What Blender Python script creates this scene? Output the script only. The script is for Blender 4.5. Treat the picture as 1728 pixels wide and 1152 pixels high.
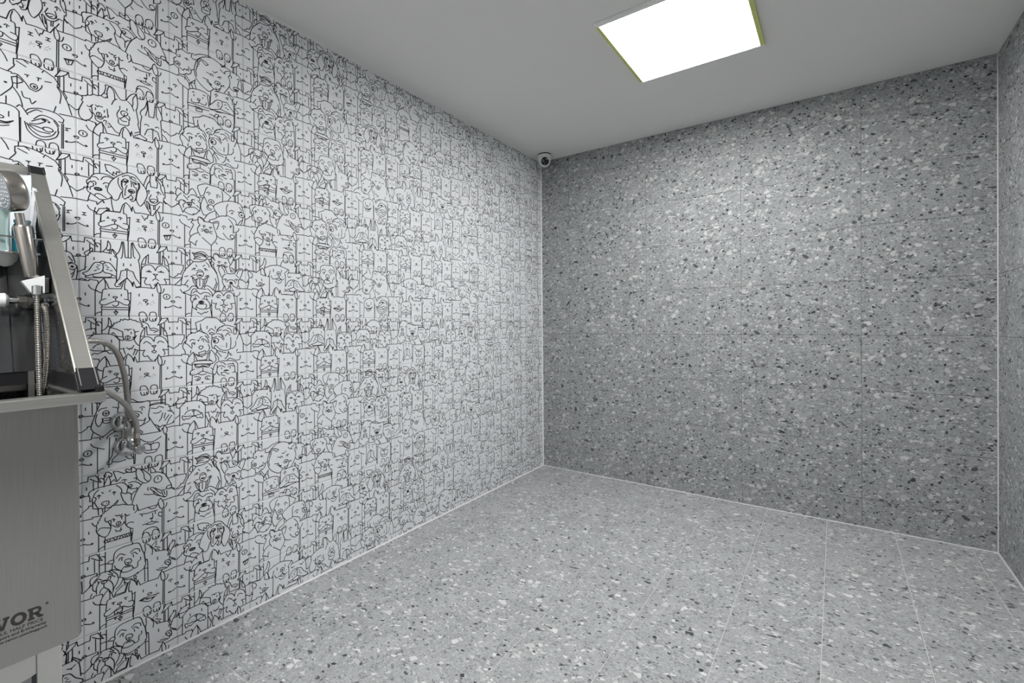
import bpy, bmesh, math, random
import numpy as np
from mathutils import Vector, Matrix

# ---------------------------------------------------------------- scene / camera / light
for o in list(bpy.data.objects):
    bpy.data.objects.remove(o, do_unlink=True)
scene = bpy.context.scene
COL = scene.collection
random.seed(7)

T = 0.2504            # dog tile pitch
H = 2.4234            # room height
W = 2.579             # room width
YF = -4.65            # wall behind the camera
CORNER = 0.2757       # back corner to the tenth vertical joint of the printed wall

cam_data = bpy.data.cameras.new('camera')
cam = bpy.data.objects.new('camera', cam_data)
COL.objects.link(cam)
scene.camera = cam
cam_data.sensor_fit = 'HORIZONTAL'
cam_data.sensor_width = 36.0
cam_data.lens = 786.41 / 1728 * 36.0
cam_data.shift_y = -(576 - 551.53) / 1728
cam_data.clip_start = 0.02
yaw, pitch, roll = -0.6067, -0.0068, 0.0085
fw = Vector((math.sin(yaw) * math.cos(pitch), math.cos(yaw) * math.cos(pitch), math.sin(pitch)))
r0 = Vector((math.cos(yaw), -math.sin(yaw), 0))
d0 = fw.cross(r0)
rt = math.cos(roll) * r0 + math.sin(roll) * d0
dn = -math.sin(roll) * r0 + math.cos(roll) * d0
m = Matrix((rt, -dn, -fw)).transposed().to_4x4()
m.translation = Vector((1.9294, -3.2023, 1.136))
cam.matrix_world = m

world = bpy.data.worlds.new('world')
scene.world = world
world.use_nodes = True
world.node_tree.nodes['Background'].inputs[0].default_value = (0.8, 0.82, 0.85, 1)
world.node_tree.nodes['Background'].inputs[1].default_value = 0.05

scene.view_settings.view_transform = 'Standard'
scene.view_settings.look = 'None'
scene.view_settings.exposure = 0.0
scene.view_settings.gamma = 1.0
scene.view_settings.use_curve_mapping = False
PANEL_EMISSION = 38.0

# ---------------------------------------------------------------- materials
def new_mat(name):
    mt = bpy.data.materials.new(name)
    mt.use_nodes = True
    return mt, mt.node_tree, mt.node_tree.nodes['Principled BSDF']

def simple(name, col, rough=0.5, metal=0.0, **kw):
    mt, nt, b = new_mat(name)
    b.inputs['Base Color'].default_value = (*col, 1)
    b.inputs['Roughness'].default_value = rough
    b.inputs['Metallic'].default_value = metal
    for k, v in kw.items():
        b.inputs[k.replace('_', ' ')].default_value = v
    return mt

def nd(nt, typ, **kw):
    n = nt.nodes.new(typ)
    for k, v in kw.items():
        setattr(n, k, v)
    return n

def math_node(nt, op, a, b=None, c=None, clamp=False):
    n = nd(nt, 'ShaderNodeMath', operation=op, use_clamp=clamp)
    for i, v in enumerate((a, b, c)):
        if v is None:
            continue
        if isinstance(v, (int, float)):
            n.inputs[i].default_value = v
        else:
            nt.links.new(v, n.inputs[i])
    return n.outputs[0]

def mix_col(nt, fac, a, b):
    n = nd(nt, 'ShaderNodeMix', data_type='RGBA')
    if isinstance(fac, (int, float)):
        n.inputs[0].default_value = fac
    else:
        nt.links.new(fac, n.inputs[0])
    for s, v in ((6, a), (7, b)):
        if isinstance(v, tuple):
            n.inputs[s].default_value = (*v, 1)
        else:
            nt.links.new(v, n.inputs[s])
    return n.outputs[2]

def terrazzo(name, tint=(1.0, 1.0, 1.0), rough=0.42, dark=1.0, light=1.0):
    mt, nt, b = new_mat(name)
    L = nt.links.new
    tc = nd(nt, 'ShaderNodeTexCoord')
    oi = nd(nt, 'ShaderNodeObjectInfo')
    off = nd(nt, 'ShaderNodeCombineXYZ')
    L(math_node(nt, 'MULTIPLY', oi.outputs['Random'], 41.0), off.inputs[0])
    L(math_node(nt, 'MULTIPLY', oi.outputs['Random'], 23.0), off.inputs[1])
    add = nd(nt, 'ShaderNodeVectorMath', operation='ADD')
    L(tc.outputs['Object'], add.inputs[0]); L(off.outputs[0], add.inputs[1])
    pos = add.outputs[0]
    # slight warp so that chips are not clean cells
    wn = nd(nt, 'ShaderNodeTexNoise', noise_dimensions='2D'); wn.inputs['Scale'].default_value = 60
    wn.inputs['Detail'].default_value = 2
    L(pos, wn.inputs['Vector'])
    ws = nd(nt, 'ShaderNodeVectorMath', operation='MULTIPLY_ADD')
    L(wn.outputs['Color'], ws.inputs[0]); ws.inputs[1].default_value = (0.011, 0.011, 0); L(pos, ws.inputs[2])
    wpos = ws.outputs[0]
    # matrix: fine grains and cloudy tone
    g = nd(nt, 'ShaderNodeTexVoronoi', voronoi_dimensions='2D'); g.inputs['Scale'].default_value = 210
    L(wpos, g.inputs['Vector'])
    gs = nd(nt, 'ShaderNodeSeparateColor'); L(g.outputs['Color'], gs.inputs[0])
    n1 = nd(nt, 'ShaderNodeTexNoise', noise_dimensions='2D'); n1.inputs['Scale'].default_value = 9
    n1.inputs['Detail'].default_value = 4; L(pos, n1.inputs['Vector'])
    n2 = nd(nt, 'ShaderNodeTexNoise', noise_dimensions='2D'); n2.inputs['Scale'].default_value = 420
    n2.inputs['Detail'].default_value = 3; L(pos, n2.inputs['Vector'])
    tone = math_node(nt, 'MULTIPLY_ADD', gs.outputs[0], 0.15, 0.235)
    tone = math_node(nt, 'MULTIPLY_ADD', n1.outputs['Fac'], 0.16, tone)
    tone = math_node(nt, 'MULTIPLY_ADD', n2.outputs['Fac'], 0.16, tone)
    tone = math_node(nt, 'SUBTRACT', tone, 0.09)
    rgb = nd(nt, 'ShaderNodeCombineColor')
    for i in range(3):
        L(math_node(nt, 'MULTIPLY', tone, (0.985, 1.0, 1.01)[i] * tint[i]), rgb.inputs[i])
    col = rgb.outputs[0]
    # layers of chips: scale, angle, stretch, share of cells, rim, colour dark, colour bright
    layers = [
        (88, 0.4, 1.5, 0.22, 0.10, (0.40, 0.41, 0.42), (0.60, 0.60, 0.60)),
        (100, 2.2, 1.7, 0.13, 0.10, (0.10, 0.105, 0.11), (0.21, 0.215, 0.22)),
        (58, 1.1, 1.4, 0.13, 0.09, (0.20, 0.21, 0.215), (0.30, 0.31, 0.315)),
        (50, 0.2, 1.45, 0.19, 0.10, (0.52, 0.52, 0.51), (0.72, 0.715, 0.70)),
        (56, 2.5, 1.5, 0.10, 0.13, (0.035, 0.038, 0.042), (0.11, 0.115, 0.12)),
        (29, 2.9, 1.35, 0.09, 0.10, (0.50, 0.50, 0.495), (0.70, 0.695, 0.68)),
        (31, 0.9, 1.5, 0.035, 0.13, (0.06, 0.065, 0.07), (0.16, 0.165, 0.17)),
    ]
    for i, (sc, ang, st, share, rim, c1, c2) in enumerate(layers):
        if c1[0] < 0.15:
            share *= dark
        if c1[0] > 0.35:
            share *= light
        mp = nd(nt, 'ShaderNodeMapping')
        mp.inputs['Location'].default_value = (3.7 * i + 0.3, 1.9 * i, 0)
        mp.inputs['Rotation'].default_value = (0, 0, ang)
        mp.inputs['Scale'].default_value = (1.0, st, 1.0)
        L(wpos, mp.inputs['Vector'])
        e = nd(nt, 'ShaderNodeTexVoronoi', voronoi_dimensions='2D', feature='DISTANCE_TO_EDGE')
        f = nd(nt, 'ShaderNodeTexVoronoi', voronoi_dimensions='2D', feature='F1')
        for v in (e, f):
            v.inputs['Scale'].default_value = sc
            L(mp.outputs[0], v.inputs['Vector'])
        sep = nd(nt, 'ShaderNodeSeparateColor'); L(f.outputs['Color'], sep.inputs[0])
        pick = math_node(nt, 'LESS_THAN', sep.outputs[0], share)
        edge = math_node(nt, 'MULTIPLY_ADD', sep.outputs[1], 0.12, rim)
        mask = math_node(nt, 'SUBTRACT', e.outputs['Distance'], edge)
        mask = math_node(nt, 'MULTIPLY', mask, 22.0, clamp=True)
        mask = math_node(nt, 'MULTIPLY', mask, pick)
        cc = mix_col(nt, sep.outputs[2], tuple(c1[k] * tint[k] for k in range(3)), tuple(c2[k] * tint[k] for k in range(3)))
        col = mix_col(nt, mask, col, cc)
    L(col, b.inputs['Base Color'])
    b.inputs['Roughness'].default_value = rough
    b.inputs['Specular IOR Level'].default_value = 0.2
    bp = nd(nt, 'ShaderNodeBump'); bp.inputs['Strength'].default_value = 0.08; bp.inputs['Distance'].default_value = 0.001
    L(n2.outputs['Fac'], bp.inputs['Height']); L(bp.outputs[0], b.inputs['Normal'])
    return mt

def brushed(name, col, rough, ax=2, metal=1.0, stretch=90):
    """steel with fine brushing lines running along one local axis"""
    mt, nt, b = new_mat(name)
    L = nt.links.new
    tc = nd(nt, 'ShaderNodeTexCoord')
    mp = nd(nt, 'ShaderNodeMapping')
    sc = [900.0, 900.0, 900.0]; sc[ax] = 900.0 / stretch
    mp.inputs['Scale'].default_value = sc
    L(tc.outputs['Object'], mp.inputs['Vector'])
    n = nd(nt, 'ShaderNodeTexNoise'); n.inputs['Scale'].default_value = 1.0; n.inputs['Detail'].default_value = 3
    L(mp.outputs[0], n.inputs['Vector'])
    n3 = nd(nt, 'ShaderNodeTexNoise'); n3.inputs['Scale'].default_value = 5; n3.inputs['Detail'].default_value = 3
    L(tc.outputs['Object'], n3.inputs['Vector'])
    c = mix_col(nt, n.outputs['Fac'], tuple(v * 0.82 for v in col), tuple(min(1, v * 1.15) for v in col))
    L(c, b.inputs['Base Color'])
    L(math_node(nt, 'MULTIPLY_ADD', n3.outputs['Fac'], 0.14, rough - 0.07), b.inputs['Roughness'])
    b.inputs['Metallic'].default_value = metal
    bp = nd(nt, 'ShaderNodeBump'); bp.inputs['Strength'].default_value = 0.06; bp.inputs['Distance'].default_value = 0.0004
    L(n.outputs['Fac'], bp.inputs['Height']); L(bp.outputs[0], b.inputs['Normal'])
    return mt

def painted(name, col, rough=0.75, grain=180, amount=0.04):
    mt, nt, b = new_mat(name)
    L = nt.links.new
    tc = nd(nt, 'ShaderNodeTexCoord')
    n = nd(nt, 'ShaderNodeTexNoise'); n.inputs['Scale'].default_value = grain; n.inputs['Detail'].default_value = 3
    L(tc.outputs['Object'], n.inputs['Vector'])
    L(mix_col(nt, n.outputs['Fac'], tuple(v * (1 - amount) for v in col), tuple(v * (1 + amount) for v in col)), b.inputs['Base Color'])
    b.inputs['Roughness'].default_value = rough
    bp = nd(nt, 'ShaderNodeBump'); bp.inputs['Strength'].default_value = 0.06; bp.inputs['Distance'].default_value = 0.001
    L(n.outputs['Fac'], bp.inputs['Height']); L(bp.outputs[0], b.inputs['Normal'])
    return mt

M = {}
M['terrazzo_wall'] = terrazzo('terrazzo_wall', (0.75, 0.762, 0.77), 0.62)
M['terrazzo_floor'] = terrazzo('terrazzo_floor', (0.95, 0.96, 0.97), 0.5, 0.6, 0.62)
M['glaze'] = painted('white_glaze', (0.765, 0.78, 0.805), 0.5, 40, 0.01)
M['ink'] = simple('black_print', (0.012, 0.012, 0.014), 0.5)
M['grout_light'] = painted('light_grout', (0.60, 0.605, 0.61), 0.85, 500, 0.06)
M['grout_grey'] = painted('grey_grout', (0.17, 0.175, 0.18), 0.85, 500, 0.06)
M['grout_floor'] = painted('floor_grout', (0.60, 0.60, 0.60), 0.85, 500, 0.06)
M['ceiling'] = painted('ceiling_paint', (0.76, 0.755, 0.735), 0.9, 300, 0.015)
M['plain_wall'] = painted('plain_wall_paint', (0.62, 0.62, 0.61), 0.85, 300, 0.02)
M['silicone'] = painted('white_silicone', (0.72, 0.72, 0.72), 0.5, 200, 0.02)
M['steel'] = brushed('brushed_steel', (0.44, 0.425, 0.40), 0.34, 1)
M['steel_panel'] = brushed('steel_panel', (0.40, 0.39, 0.37), 0.30, 2)
M['steel_back'] = brushed('steel_back_panel', (0.22, 0.225, 0.235), 0.2, 1)  # dark surroundings mirrored in the steel are put into this colour
M['steel_light'] = brushed('light_steel', (0.56, 0.55, 0.52), 0.38, 1)
M['steel_shaded'] = brushed('shaded_basin_steel', (0.05, 0.05, 0.055), 0.25, 1)  # near-black colour stands in for the shade inside the basin
M['nickel'] = simple('brushed_nickel', (0.46, 0.43, 0.40), 0.24, 1.0)
M['chrome'] = simple('chrome', (0.66, 0.67, 0.68), 0.10, 1.0)
M['valve_chrome'] = simple('valve_chrome', (0.60, 0.61, 0.62), 0.12, 1.0)
M['black'] = simple('black_plastic', (0.014, 0.014, 0.016), 0.6, 0.0, Specular_IOR_Level=0.2)
M['white_plastic'] = simple('white_plastic', (0.78, 0.79, 0.80), 0.4)
M['holder'] = simple('chrome_painted_reflection', (0.82, 0.83, 0.84), 0.25)  # polished metal, its bright reflection put into a whitish base colour
M['logo'] = simple('grey_black_print', (0.03, 0.028, 0.026), 0.55)

# ---------------------------------------------------------------- mesh helpers
class MB:
    def __init__(self):
        self.v, self.f, self.mi, self.sm = [], [], [], []
    def add(self, verts, faces, mi=0, smooth=False):
        b = len(self.v)
        self.v += [tuple(p) for p in verts]
        for f in faces:
            self.f.append(tuple(b + i for i in f)); self.mi.append(mi); self.sm.append(smooth)
        return self
    def box(self, lo, hi, bev=0.0, mi=0):
        x0, y0, z0 = lo; x1, y1, z1 = hi
        if bev <= 0:
            vs = [(x, y, z) for x in (x0, x1) for y in (y0, y1) for z in (z0, z1)]
            return self.add(vs, [(0, 1, 3, 2), (4, 6, 7, 5), (0, 4, 5, 1), (2, 3, 7, 6), (0, 2, 6, 4), (1, 5, 7, 3)], mi)
        bm = bmesh.new()
        bmesh.ops.create_cube(bm, size=1)
        for v in bm.verts:
            v.co = Vector((x0 + (v.co.x + .5) * (x1 - x0), y0 + (v.co.y + .5) * (y1 - y0), z0 + (v.co.z + .5) * (z1 - z0)))
        bmesh.ops.bevel(bm, geom=list(bm.edges), offset=bev, segments=2, affect='EDGES', profile=0.6)
        bm.verts.index_update()
        self.add([v.co[:] for v in bm.verts], [[v.index for v in f.verts] for f in bm.faces], mi)
        bm.free()
        return self
    def cyl(self, a, b, r, r2=None, n=20, mi=0, caps=True, smooth=True):
        a, b = Vector(a), Vector(b); r2 = r if r2 is None else r2
        ax = (b - a).normalized()
        u = ax.orthogonal().normalized(); w = ax.cross(u)
        vs = []
        for p, rr in ((a, r), (b, r2)):
            for i in range(n):
                t = 2 * math.pi * i / n
                vs.append(p + rr * (math.cos(t) * u + math.sin(t) * w))
        self.add(vs, [(i, (i + 1) % n, n + (i + 1) % n, n + i) for i in range(n)], mi, smooth)
        if caps:
            self.add(vs[:n], [tuple(reversed(range(n)))], mi); self.add(vs[n:], [tuple(range(n))], mi)
        return self
    def lathe(self, o, axis, prof, n=28, mi=0):
        """prof: list of (distance along axis, radius)"""
        o, ax = Vector(o), Vector(axis).normalized()
        u = ax.orthogonal().normalized(); w = ax.cross(u)
        vs, fs = [], []
        for h, r in prof:
            for i in range(n):
                t = 2 * math.pi * i / n
                vs.append(o + ax * h + max(r, 1e-5) * (math.cos(t) * u + math.sin(t) * w))
        for k in range(len(prof) - 1):
            for i in range(n):
                j = (i + 1) % n
                fs.append((k * n + i, k * n + j, (k + 1) * n + j, (k + 1) * n + i))
        return self.add(vs, fs, mi, True)
    def tube(self, pts, rad, n=12, mi=0):
        P = [Vector(p) for p in pts]
        rads = rad if isinstance(rad, (list, tuple)) else [rad] * len(P)
        vs, fs = [], []
        u = None
        for k, p in enumerate(P):
            d = (P[min(k + 1, len(P) - 1)] - P[max(k - 1, 0)]).normalized()
            u = d.orthogonal().normalized() if u is None else (u - d * u.dot(d)).normalized()
            w = d.cross(u)
            for i in range(n):
                t = 2 * math.pi * i / n
                vs.append(p + rads[k] * (math.cos(t) * u + math.sin(t) * w))
        for k in range(len(P) - 1):
            for i in range(n):
                j = (i + 1) % n
                fs.append((k * n + i, k * n + j, (k + 1) * n + j, (k + 1) * n + i))
        self.add(vs, fs, mi, True)
        self.add(vs[:n], [tuple(reversed(range(n)))], mi); self.add(vs[-n:], [tuple(range(n))], mi)
        return self
    def prism(self, poly, vec, mi=0):
        """poly: 3D points of one flat outline, vec: extrusion"""
        n = len(poly); vec = Vector(vec)
        P = [Vector(p) for p in poly]
        vs = P + [p + vec for p in P]
        return self.add(vs, [tuple(reversed(range(n))), tuple(range(n, 2 * n))] + [(i, (i + 1) % n, n + (i + 1) % n, n + i) for i in range(n)], mi)
    def mesh(self, name, mats):
        me = bpy.data.meshes.new(name)
        me.from_pydata(self.v, [], self.f)
        for mt in mats:
            me.materials.append(mt)
        me.polygons.foreach_set('material_index', self.mi)
        me.polygons.foreach_set('use_smooth', self.sm)
        if any(self.sm):
            me.set_sharp_from_angle(angle=math.radians(40))
        me.update()
        return me
    def build(self, name, mats, parent=None, loc=(0, 0, 0), fix=True):
        if not isinstance(mats, (list, tuple)):
            mats = [mats]
        me = self.mesh(name, mats)
        if fix:
            bm = bmesh.new(); bm.from_mesh(me)
            bmesh.ops.recalc_face_normals(bm, faces=bm.faces)
            bm.to_mesh(me); bm.free()
        return link(name, me, parent, loc)

def link(name, me, parent=None, loc=(0, 0, 0), rot=(0, 0, 0)):
    o = bpy.data.objects.new(name, me)
    COL.objects.link(o)
    o.location = loc; o.rotation_euler = rot
    if parent:
        o.parent = parent
    return o

def tag(o, label, cat, group=None):
    o['label'] = label; o['category'] = cat
    if group:
        o['group'] = group
    return o

def thing(name, label, cat, loc=(0, 0, 0), group=None):
    return tag(link(name, None, None, loc), label, cat, group)

class Local(MB):
    """collects world points, builds relative to a thing's origin"""
    def __init__(self, root):
        super().__init__(); self.root = root
    def build(self, name, mats, parent=None, **kw):
        o = Vector(self.root.location)
        self.v = [tuple(Vector(p) - o) for p in self.v]
        return super().build(name, mats, parent or self.root, **kw)

def smooth_path(P, k=6):
    P = [Vector(p) for p in P]; out = []
    for i in range(len(P) - 1):
        p1, p2 = P[i], P[i + 1]
        p0 = P[i - 1] if i else 2 * p1 - p2
        p3 = P[i + 2] if i + 2 < len(P) else 2 * p2 - p1
        for j in range(k):
            t = j / k
            out.append(.5 * ((2 * p1) + (p2 - p0) * t + (2 * p0 - 5 * p1 + 4 * p2 - p3) * t * t + (3 * p1 - p0 - 3 * p2 + p3) * t ** 3))
    out.append(P[-1])
    return out

# ---------------------------------------------------------------- the room
SLAB = 0.0016        # grout lies this far under the tile faces
def structure(name, lo, hi, mat):
    o = MB().box(lo, hi).build(name, mat)
    o['kind'] = 'structure'
    return o

wall_left = structure('wall_left', (-0.12, YF, -0.12), (-SLAB, 0.12, H + 0.12), M['grout_light'])
wall_back = structure('wall_back', (-SLAB, SLAB, -0.12), (W + SLAB, 0.12, H + 0.12), M['grout_grey'])
wall_right = structure('wall_right', (W + SLAB, YF, -0.12), (W + 0.12, 0.12, H + 0.12), M['grout_grey'])
wall_front = structure('wall_front', (-0.12, YF - 0.12, -0.12), (W + 0.12, YF, H + 0.12), M['plain_wall'])
floor = structure('floor', (-SLAB, YF, -0.12), (W + SLAB, SLAB, -SLAB), M['grout_floor'])
ceiling = structure('ceiling', (-SLAB, YF, H), (W + SLAB, SLAB, H + 0.12), M['ceiling'])

HALF = math.pi / 2
tile_cache = {}
def slab_mesh(w, h, mat, cham, key):
    """one tile lying in local XY, face at z=0, chamfered edge"""
    k = (round(w, 4), round(h, 4), key)
    if k not in tile_cache:
        b = MB(); x, y = w / 2, h / 2; c = cham
        b.add([(-x, -y, -SLAB), (x, -y, -SLAB), (x, y, -SLAB), (-x, y, -SLAB),
               (-x, -y, -c * .6), (x, -y, -c * .6), (x, y, -c * .6), (-x, y, -c * .6),
               (-x + c, -y + c, 0), (x - c, -y + c, 0), (x - c, y - c, 0), (-x + c, y - c, 0)],
              [(8, 9, 10, 11), (4, 5, 9, 8), (5, 6, 10, 9), (6, 7, 11, 10), (7, 4, 8, 11),
               (0, 1, 5, 4), (1, 2, 6, 5), (2, 3, 7, 6), (3, 0, 4, 7), (3, 2, 1, 0)])
        tile_cache[k] = b.mesh('tile', [mat])
    return tile_cache[k]

def spans(joints, lo, hi):
    j = [lo] + [x for x in sorted(joints) if lo + 0.004 < x < hi - 0.004] + [hi]
    return list(zip(j[:-1], j[1:]))

G = 0.0011
# back wall and right wall: 600 x 300 terrazzo tiles, floor: 300 x 600
zj = [H - 0.1664 - 0.3 * k for k in range(9)]
for x0, x1 in spans([0.2475 + 0.6 * k for k in range(5)], 0, W):
    for z0, z1 in spans(zj, 0, H):
        link('tile', slab_mesh(x1 - x0 - 2 * G, z1 - z0 - 2 * G, M['terrazzo_wall'], 0.0008, 'wall'), wall_back,
             ((x0 + x1) / 2, 0, (z0 + z1) / 2), (HALF, 0, 0))
for y0, y1 in spans([-0.47 - 0.6 * k for k in range(8)], YF, 0):
    for z0, z1 in spans(zj, 0, H):
        link('tile', slab_mesh(y1 - y0 - 2 * G, z1 - z0 - 2 * G, M['terrazzo_wall'], 0.0008, 'wall'), wall_right,
             (W, (y0 + y1) / 2, (z0 + z1) / 2), (HALF, 0, -HALF))
for x0, x1 in spans([0.1015 + 0.2975 * k for k in range(9)], 0, W):
    for y0, y1 in spans([-0.652 - 0.6075 * k for k in range(8)], YF, 0):
        link('tile', slab_mesh(x1 - x0 - 0.0026, y1 - y0 - 0.0026, M['terrazzo_floor'], 0.0008, 'floor'), floor,
             ((x0 + x1) / 2, (y0 + y1) / 2, 0))

# silicone beads along the inner edges
def bead(name, a, b, nrm1, nrm2, s, mat):
    a, b, n1, n2 = Vector(a), Vector(b), Vector(nrm1) * s, Vector(nrm2) * s
    v = [a, a + n1, a + (n1 + n2) * .36, a + n2]
    o = MB().prism(v, b - a).build(name, mat)
    o['kind'] = 'structure'
    return o
M['bead_grey'] = painted('pale_grey_silicone', (0.55, 0.555, 0.56), 0.6, 200, 0.02)
bead('trim_1', (0, YF, 0), (0, 0, 0), (1, 0, 0), (0, 0, 1), 0.006, M['silicone'])
bead('trim_2', (0, 0, 0), (W, 0, 0), (0, -1, 0), (0, 0, 1), 0.004, M['bead_grey'])
bead('trim_3', (W, YF, 0), (W, 0, 0), (-1, 0, 0), (0, 0, 1), 0.005, M['bead_grey'])
bead('trim_4', (0, 0, 0), (0, 0, H), (1, 0, 0), (0, -1, 0), 0.007, M['silicone'])
bead('trim_5', (W, 0, 0), (W, 0, H), (-1, 0, 0), (0, -1, 0), 0.004, M['bead_grey'])
bead('trim_6', (0, YF, H), (0, 0, H), (1, 0, 0), (0, 0, -1), 0.006, M['silicone'])

# ---------------------------------------------------------------- printed wall tiles
LINE_W = 11.3
def catmull(P,closed,step=8):
    P=[np.array(p,float) for p in P]; n=len(P)
    if n<3: return dense(P,closed,step)
    out=[]
    rng=range(n if closed else n-1)
    for i in rng:
        p1=P[i];p2=P[(i+1)%n]
        p0=P[(i-1)%n] if closed or i>0 else 2*p1-p2
        p3=P[(i+2)%n] if closed or i+2<n else 2*p2-p1
        m=max(2,int(np.linalg.norm(p2-p1)/step)+1)
        for j in range(m):
            t=j/m
            out.append(.5*((2*p1)+(p2-p0)*t+(2*p0-5*p1+4*p2-p3)*t*t+(3*p1-p0-3*p2+p3)*t**3))
    out.append(P[0] if closed else P[-1])
    return np.array(out)
def dense(P,closed,step=8):
    P=[np.array(p,float) for p in P]
    if closed: P=P+[P[0]]
    out=[]
    for a,b in zip(P[:-1],P[1:]):
        m=max(1,int(np.linalg.norm(b-a)/step))
        for j in range(m): out.append(a+(b-a)*j/m)
    out.append(P[-1]); return np.array(out)
def inside(pts,poly):
    x,y=pts[:,0],pts[:,1]; r=np.zeros(len(pts),bool); n=len(poly)
    for i in range(n):
        x1,y1=poly[i];x2,y2=poly[(i+1)%n]
        if y1==y2: continue
        c=((y1>y)!=(y2>y))&(x<(x2-x1)*(y-y1)/(y2-y1)+x1); r^=c
    return r
def parse(txt):
    B={};cur=None
    for l in txt.splitlines():
        if not l: continue
        if l[0]=='@': cur=B.setdefault(l[1:].strip(),[]);continue
        t=l.split();cur.append((t[0],[tuple(map(float,p.split(','))) for p in t[1:]]))
    return B
def ell(c,r,n=14): 
    a=np.linspace(0,2*np.pi,n,endpoint=False); return [(c[0]+r[0]*np.cos(t),c[1]+r[1]*np.sin(t)) for t in a]
EYES=dict(
 i=[('l',[(0,-14),(0,14)])],
 o=[('c',ell((0,0),(40,36))),('l',[(0,-12),(0,14)])],
 w=[('s',[(-30,6),(0,-8),(32,6)])],
 t=[('l',[(-20,-18),(20,-16)]),('l',[(0,-16),(2,16)])],
 a=[('s',[(-24,-10),(-4,-26),(24,-12)]),('l',[(2,-8),(2,14)])],
 h=[('l',[(-18,2),(0,-28),(18,0)]),('b',[(0,18),(4,8)])],
 e=[('l',[(-16,-16),(16,-16)]),('l',[(0,-16),(0,14)]),('l',[(-18,14),(18,16)])],
 x=[('l',[(-14,12),(16,12)]),('l',[(2,-14),(2,12)])],
 d=[('l',[(-24,-12),(20,-18)]),('l',[(-12,-12),(-10,14)]),('l',[(-26,14),(0,16)])],
 n=[])
MOUTH=dict(
 z=[('l',[(0,-6),(-4,22),(6,12),(28,28),(8,48)])],
 f=[('l',[(0,-8),(2,6)]),('s',[(-30,26),(0,8),(32,22)])],
 d=[('l',[(0,-8),(0,14)]),('c',[(0,14),(-9,30),(0,42),(9,30)])],
 t=[('l',[(0,-8),(0,22)]),('l',[(-14,22),(14,24)]),('l',[(4,24),(6,44)])],
 n=[])
VAR={1:('V1B',['V1F'],'i','i','','',''),
2:('V2B',['FRONTL','FRONTR'],'o','i','aw','hh','d'),
3:('V3B',['FRONTL','FRONTR','V3F'],'e','o','xa','ee','t'),
4:('V4B',['FRONTL','FRONTR'],'i','o','ii','ii','z'),
5:('V5B',['FRONTL','FRONTR'],'i','i','ad','ii','f'),
6:('V6B',['V6F'],'o','i','','',''),
7:('V7B',['FRONTL','FRONTR','V7F'],'x','a','tt','ii','n'),
8:('V8B',['V8F'],'a','w','','',''),
9:('V9B',['FRONTL','V9F'],'t','w','','',''),
10:('V10B',['V10F'],'i','i','','',''),
11:('V11B',['V11F'],'w','d','','',''),
12:('V12B',['FRONTL','FRONTR'],'i','i','xx','aa','z'),
13:('V13B',['V13F'],'w','d','','','')}
POS=dict(HL=(62,723),HR=(925,721),BL=(293,725),BR=(420,722),PL=(611,712),PR=(760,705),M=(684,796))
def compose(B,v,WX=1000.0,HY=1000.0):
    back,front,hl,hr,b,p,mo=VAR[v]
    it=list(B['TOP'])+list(B[back])+list(B['BOT'])
    def put(lst,pos,sc=1): 
        for op,P in lst:
            if op in 'ob': it.append((op,[(P[0][0]*sc+pos[0],P[0][1]*sc+pos[1]),(P[1][0]*sc,P[1][1]*sc)]))
            else: it.append((op,[(x*sc+pos[0],y*sc+pos[1]) for x,y in P]))
    for f in front: it+=B[f]
    put(EYES[hl],POS['HL']);put(EYES[hr],POS['HR'])
    if b: put(EYES[b[0]],POS['BL'],.8);put(EYES[b[1]],POS['BR'],.8)
    if p: put(EYES[p[0]],POS['PL']);put(EYES[p[1]],POS['PR'])
    if mo: put(MOUTH[mo],POS['M'])
    segs=[];blobs=[]   # segs: list of arrays
    def erase(poly):
        nonlocal segs,blobs
        ns=[]
        for S in segs:
            mid=(S[:-1]+S[1:])/2; k=~inside(mid,poly)
            i=0
            while i<len(k):
                if k[i]:
                    j=i
                    while j<len(k) and k[j]: j+=1
                    ns.append(S[i:j+1]); i=j
                else: i+=1
        segs=ns
        blobs=[b for b in blobs if not inside(np.mean(b,axis=0)[None],poly)[0]]
    for op,P in it:
        if op=='E': erase(P);continue
        if op=='d':
            for c in P: blobs.append(np.array(ell(c,(4.5,4.5),6)))
            continue
        if op=='b': blobs.append(np.array(ell(P[0],P[1],12)));continue
        if op in 'oO': S=catmull(ell(P[0],P[1]),True)
        elif op in 'sS': S=catmull(P,False)
        elif op in 'cC': S=catmull(P,True)
        elif op in 'lL': S=dense(P,False)
        elif op in 'pP': S=dense(P,True)
        if op in 'OSCLP': erase([tuple(q) for q in S[::2]])
        segs.append(S)
    # clip to tile
    m=4
    erase_out=[]
    for S in segs:
        mid=(S[:-1]+S[1:])/2
        k=(mid[:,0]>m+2)&(mid[:,0]<WX-m-2)&(mid[:,1]>m+2)&(mid[:,1]<HY-m-2)
        i=0
        while i<len(k):
            if k[i]:
                j=i
                while j<len(k) and k[j]: j+=1
                erase_out.append(S[i:j+1]); i=j
            else: i+=1
    blobs=[b for b in blobs if b.min()>6 and b[:,0].max()<WX-6 and b[:,1].max()<HY-6]
    return erase_out,blobs
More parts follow.
